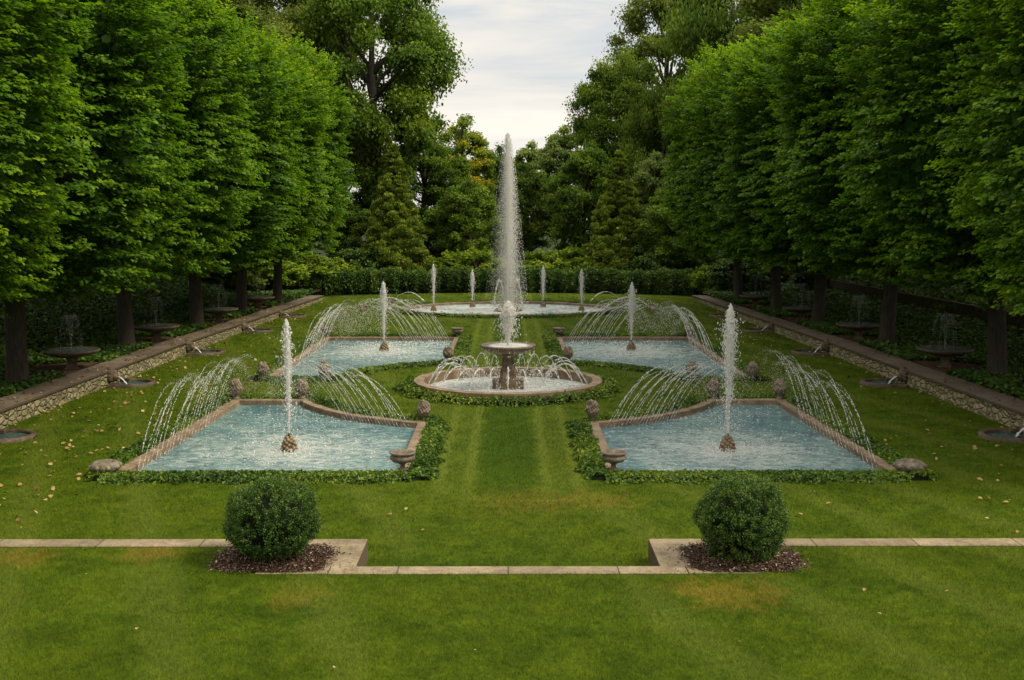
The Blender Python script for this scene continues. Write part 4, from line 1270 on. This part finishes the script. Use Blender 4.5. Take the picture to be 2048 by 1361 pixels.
ok = (rng.random(N) < np.where(z > .95, 1, .28)) & (np.sin(a*19)*np.sin(a*7+1) > -.2); a, R, z = a[ok], R[ok], z[ok]
drops('drip_curtain', np.stack([R*np.cos(a)*.97, R*np.sin(a)*.97, z], 1), rng.uniform(.005, .011, len(a)), np.tile([[0, 0, 1.0]], (len(a), 1)), rng.uniform(2, 5, len(a)), M['spray'], pbowl)

rj = empty('jet_ring', (*BC, 0), 'ring of thin water arcs springing inward from the rim of the round basin', 'water jets')
for k in range(26):
    a = 2*PI*(k+.5)/26
    stream(rj, (*BC, 0), (BC[0]+2.30*math.cos(a), BC[1]+2.30*math.sin(a), .06), (-math.cos(a), -math.sin(a)), rng.uniform(1.2, 1.4), rng.uniform(.70, .8), .0066, 180, 'spray', 1.0, .035, .5)

# ------------------------------------------------------------------ side bowl fountains, spouts and catch basins
def side_bowl():
    t = empty('bowl_fountain', (0, 0, 0), 'bowl', 'fountain', 'stone bowl fountains between the lindens')
    b = MB(); b.lathe([(.30, -.15), (.30, 0), (.22, .03), (.15, .12), (.13, .3), (.18, .37)], 20); b.build('pedestal', M['dark'], t, smooth=True)
    b = MB(); b.lathe([(.16, .372), (.45, .42), (.70, .50), (.79, .555), (.80, .60), (.76, .61), (.72, .575), (.02, .54)], 40); sb = b.build('bowl', M['dark'], t, smooth=True)
    b = MB(); b.lathe([(.01, .582), (.738, .58)], 32); b.build('bowl_water', M['smallw'], sb)
    Cs = []; Ds = []
    for k in range(20):
        a = 2*PI*k/20; d = np.array([math.cos(a), math.sin(a)])
        n = 60; tt = np.sort(rng.random(n))
        C, T = arc_pts((0, 0, .6), d, rng.uniform(.28, .44), .0, tt)
        zz = .6+1.02*(1-((tt-.42)/.58)**2)*np.where(tt < .42, 1, 1)
        C[:, 2] = np.where(tt < .42, .6+1.0*(1-((.42-tt)/.42)**2), .6+1.0*(1-((tt-.42)/.58)**2))
        Cs.append(C+rng.normal(0, .006, C.shape)); Ds.append(np.stack([T[:, 0], T[:, 1], np.where(tt < .42, 2.0, -2.0)], 1))
    C = np.concatenate(Cs)
    drops('spray', C, rng.uniform(.0028, .0055, len(C)), np.concatenate(Ds), rng.uniform(2, 5, len(C)), M['faint'], t)
    return t
SB = side_bowl(); sbu = False
for si, (s, sd) in enumerate(((-1, 'left'), (1, 'right'))):
    for j in range(4):
        y = BOWL_Y[si][j]; x = s*BOWL_X[s][j]
        h = float(side_z(np.array([x]), np.array([y]))[0])
        place_copy(SB, sbu, (x, y, h-.02), j*.7, f'dark stone bowl fountain under the {sd} row, ' + ('nearest the camera', 'second from the camera', 'third from the camera', 'farthest from the camera')[j]); sbu = True

def spout():
    t = empty('wall_spout', (0, 0, 0), 'spout', 'wall spout', 'carved spouts in the side walls')
    b = MB(); b.blob((-.02, 0, .27), (.20, .24, .22), 3, .16, 14, 10); b.blob((.13, 0, .24), (.12, .14, .12), 5, .2)
    for k in range(12):
        a = k*PI/6; b.blob((.02, .2*math.cos(a), .27+.18*math.sin(a)), (.07, .06, .06), k, .2)
    b.build('mask', M['dark'], t, smooth=True)
    n = 320; tt = rng.random(n)
    C = np.stack([.22+.26*tt, rng.normal(0, .014+.02*tt, n), .25-.24*tt**1.6], 1)
    drops('water_stream', C, rng.uniform(.003, .008, n), np.stack([np.full(n, .26), np.zeros(n), -.48*tt], 1), rng.uniform(2, 4, n), M['spray'], t)
    return t
def catch():
    t = empty('catch_basin', (0, 0, 0), 'basin', 'basin', 'half round stone basins at the foot of the side walls')
    b = MB(); n = 30
    aa = np.linspace(-PI/2, PI/2, n)
    pts = [(0, -.56)]+[(.42+.62*math.cos(a), .56*math.sin(a)) for a in aa]+[(0, .56)]
    prof = [(-.05, -.01), (-.05, .07), (-.02, .10), (.05, .105), (.09, .08), (.10, -.01)]
    vs = []; m = len(prof)
    for i, p in enumerate(pts):
        a = Vector(pts[max(i-1, 0)]); c = Vector(pts[min(i+1, len(pts)-1)]); e = (c-a).normalized(); nn = Vector((e.y, -e.x))
        for o, z in prof:
            vs.append((p[0]+nn.x*o, p[1]+nn.y*o, z))
    b.add(vs, [(i*m+k, (i+1)*m+k, (i+1)*m+k+1, i*m+k+1) for i in range(len(pts)-1) for k in range(m-1)])
    b.build('rim', M['dark'], t, smooth=True)
    sheet('water', pts, .03, M['smallw'], t)
    b = MB(); b.box(.0, .30, -.50, -.36, .02, .13); b.box(.0, .30, .36, .50, .02, .13); b.build('side_rail', M['dark'], t, bevel=.02)
    return t
SP, CB = spout(), catch()
first = True
for s, sd in ((-1, 'left'), (1, 'right')):
    for j, y in enumerate((25.1, 33.0, 40.3, 47.8, 54.6)):
        w = ('nearest the camera', 'second from the camera', 'third from the camera', 'fourth from the camera', 'farthest from the camera')[j]
        rz = 0 if s < 0 else PI
        hs = 1.0 if j < 3 else (.8 if j == 3 else .65)
        place_copy(SP, not first, (s*wx(y), y, 0), rz, f'carved stone spout pouring from the {sd} wall, {w}', (1, 1, hs))
        place_copy(CB, not first, (s*(wx(y)-.14), y, 0), rz, f'half round stone basin at the foot of the {sd} wall, {w}')
        first = False

def spitter():
    t = empty('spouting_figure', (0, 0, 0), 'frog', 'spouting figure', 'small spouting stone figures beside the oval pool')
    b = MB(); b.blob((0, 0, .14), (.18, .13, .14), 1, .1); b.blob((.15, 0, .27), (.10, .1, .085), 2, .08); b.blob((.16, .06, .34), .035, 3); b.blob((.16, -.06, .34), .035, 4)
    b.blob((-.06, .13, .08), (.12, .06, .09), 5); b.blob((-.06, -.13, .08), (.12, .06, .09), 6)
    b.build('figure', M['fruit'], t, smooth=True)
    stream(t, (0, 0, 0), (.24, 0, .28), (1, 0), 2.0, .42, .012, 330, 'spray', 1.0, .02, .9)
    return t
SF = spitter(); first = True
for (x, y, lab) in ((-6.3, 62.0, 'small stone figure spouting a thin arc, upper left of the oval pool'), (-7.3, 57.6, 'small stone figure spouting a thin arc, lower left of the oval pool'),
                    (6.2, 62.4, 'small stone figure spouting a thin arc, upper right of the oval pool'), (7.3, 57.8, 'small stone figure spouting a thin arc, lower right of the oval pool')):
    place_copy(SF, not first, (x, y, 0), math.atan2(57.6-y, -x), lab); first = False

# ------------------------------------------------------------------ pale building and post at right
t = empty('garden_building', (18.6, 72, 0), 'pale grey building glimpsed between the last two right trunks', 'building')
m, nt, Nn_, L_ = mat('pale_boards')
P_ = pos(nt); sx = nd(nt, 'ShaderNodeSeparateXYZ'); L_.new(P_, sx.inputs[0])
fr = mth(nt, 'FRACT', mth(nt, 'MULTIPLY', sx.outputs[2], 5.0))
c_ = mixc(nt, ramp(nt, fr, [(.04, 1), (.12, 0)]), ramp(nt, noise(nt, P_, 3, 5), [(.3, (.30, .27, .24)), (.7, (.42, .39, .35))]), (.13, .12, .10))
p_ = nd(nt, 'ShaderNodeBsdfPrincipled'); L_.new(c_, p_.inputs['Base Color']); p_.inputs['Roughness'].default_value = .8
out(nt, p_.outputs[0])
b = MB(); b.box(-3, 3, -1.5, 3, -.2, 2.3); b.build('wall', m, t)
b = MB(); b.add([(-3.4, -1.9, 2.28), (3.4, -1.9, 2.28), (3.4, 3.4, 2.28), (-3.4, 3.4, 2.28), (-3.2, .7, 3.5), (3.2, .7, 3.5)], [(0, 1, 5, 4), (2, 3, 4, 5), (1, 2, 5), (3, 0, 4), (3, 2, 1, 0)]); b.build('roof', M['dark'], t)
o = MB(); o.tube([(0, 0, 0), (0, 0, 1.25)], .035, 8); o.blob((0, 0, 1.28), (.07, .07, .05), 1)
o = o.build('post', M['dark']); o.location = (16.2, 64.5, .3); tag(o, 'thin dark post in front of the pale building', 'post')

# ------------------------------------------------------------------ sky, sun, camera
el, az = math.radians(48), math.radians(104)       # azimuth from +Y towards +X
w = bpy.data.worlds.new('World'); S.world = w; w.use_nodes = True
nt = w.node_tree; nt.nodes.clear()
sky = nd(nt, 'ShaderNodeTexSky', sky_type='NISHITA', sun_disc=False, sun_elevation=el, sun_rotation=az)
bg1 = nd(nt, 'ShaderNodeBackground'); bg1.inputs[1].default_value = .10; nt.links.new(sky.outputs[0], bg1.inputs[0])
tc = nd(nt, 'ShaderNodeTexCoord').outputs['Generated']
mp = nd(nt, 'ShaderNodeMapping'); nt.links.new(tc, mp.inputs[0]); mp.inputs['Scale'].default_value = (1.6, 1.6, 9); mp.inputs['Rotation'].default_value = (0, .12, 0)
cl = noise(nt, mp.outputs[0], 2.2, 6, .55, .4)
bg2 = nd(nt, 'ShaderNodeBackground'); bg2.inputs[1].default_value = 1.2
sz_ = nd(nt, 'ShaderNodeSeparateXYZ'); nt.links.new(tc, sz_.inputs[0])
zen = mth(nt, 'MULTIPLY', mth(nt, 'MAXIMUM', mth(nt, 'SUBTRACT', sz_.outputs[2], .25), 0.0), 1.7)     # an overcast sky is brightest overhead
nt.links.new(mth(nt, 'ADD', zen, 1.16), bg2.inputs[1])
nt.links.new(ramp(nt, cl, [(.36, (.60, .64, .67)), (.5, (.78, .75, .70)), (.64, (.92, .86, .77))]), bg2.inputs[0])
mx = nd(nt, 'ShaderNodeMixShader'); nt.links.new(ramp(nt, cl, [(.3, .80), (.5, .96)]), mx.inputs[0])
nt.links.new(bg1.outputs[0], mx.inputs[1]); nt.links.new(bg2.outputs[0], mx.inputs[2])
wo = nd(nt, 'ShaderNodeOutputWorld'); nt.links.new(mx.outputs[0], wo.inputs[0])

sl = bpy.data.lights.new('sun', 'SUN'); sl.energy = 3.9; sl.angle = math.radians(20); sl.color = (1, .90, .72)
so = bpy.data.objects.new('sun', sl); link(so)
dv = Vector((math.sin(az)*math.cos(el), math.cos(az)*math.cos(el), math.sin(el)))
so.rotation_euler = dv.to_track_quat('Z', 'Y').to_euler(); so.location = (30, 20, 40)

cam = bpy.data.cameras.new('camera'); cam.sensor_width = 36; cam.lens = 36*2300/2048; cam.clip_end = 2000
co = bpy.data.objects.new('camera', cam); link(co)
co.location = (0, 0, 5)
co.rotation_euler = (PI/2-math.atan(257.5/2300), 0, -math.atan(8/2300))
S.camera = co
S.view_settings.view_transform = 'Standard'; S.view_settings.look = 'None'; S.view_settings.exposure = 0; S.view_settings.gamma = 1
S.cycles.max_bounces = 8; S.cycles.diffuse_bounces = 4; S.cycles.transmission_bounces = 4; S.cycles.glossy_bounces = 2
S.cycles.use_denoising = True
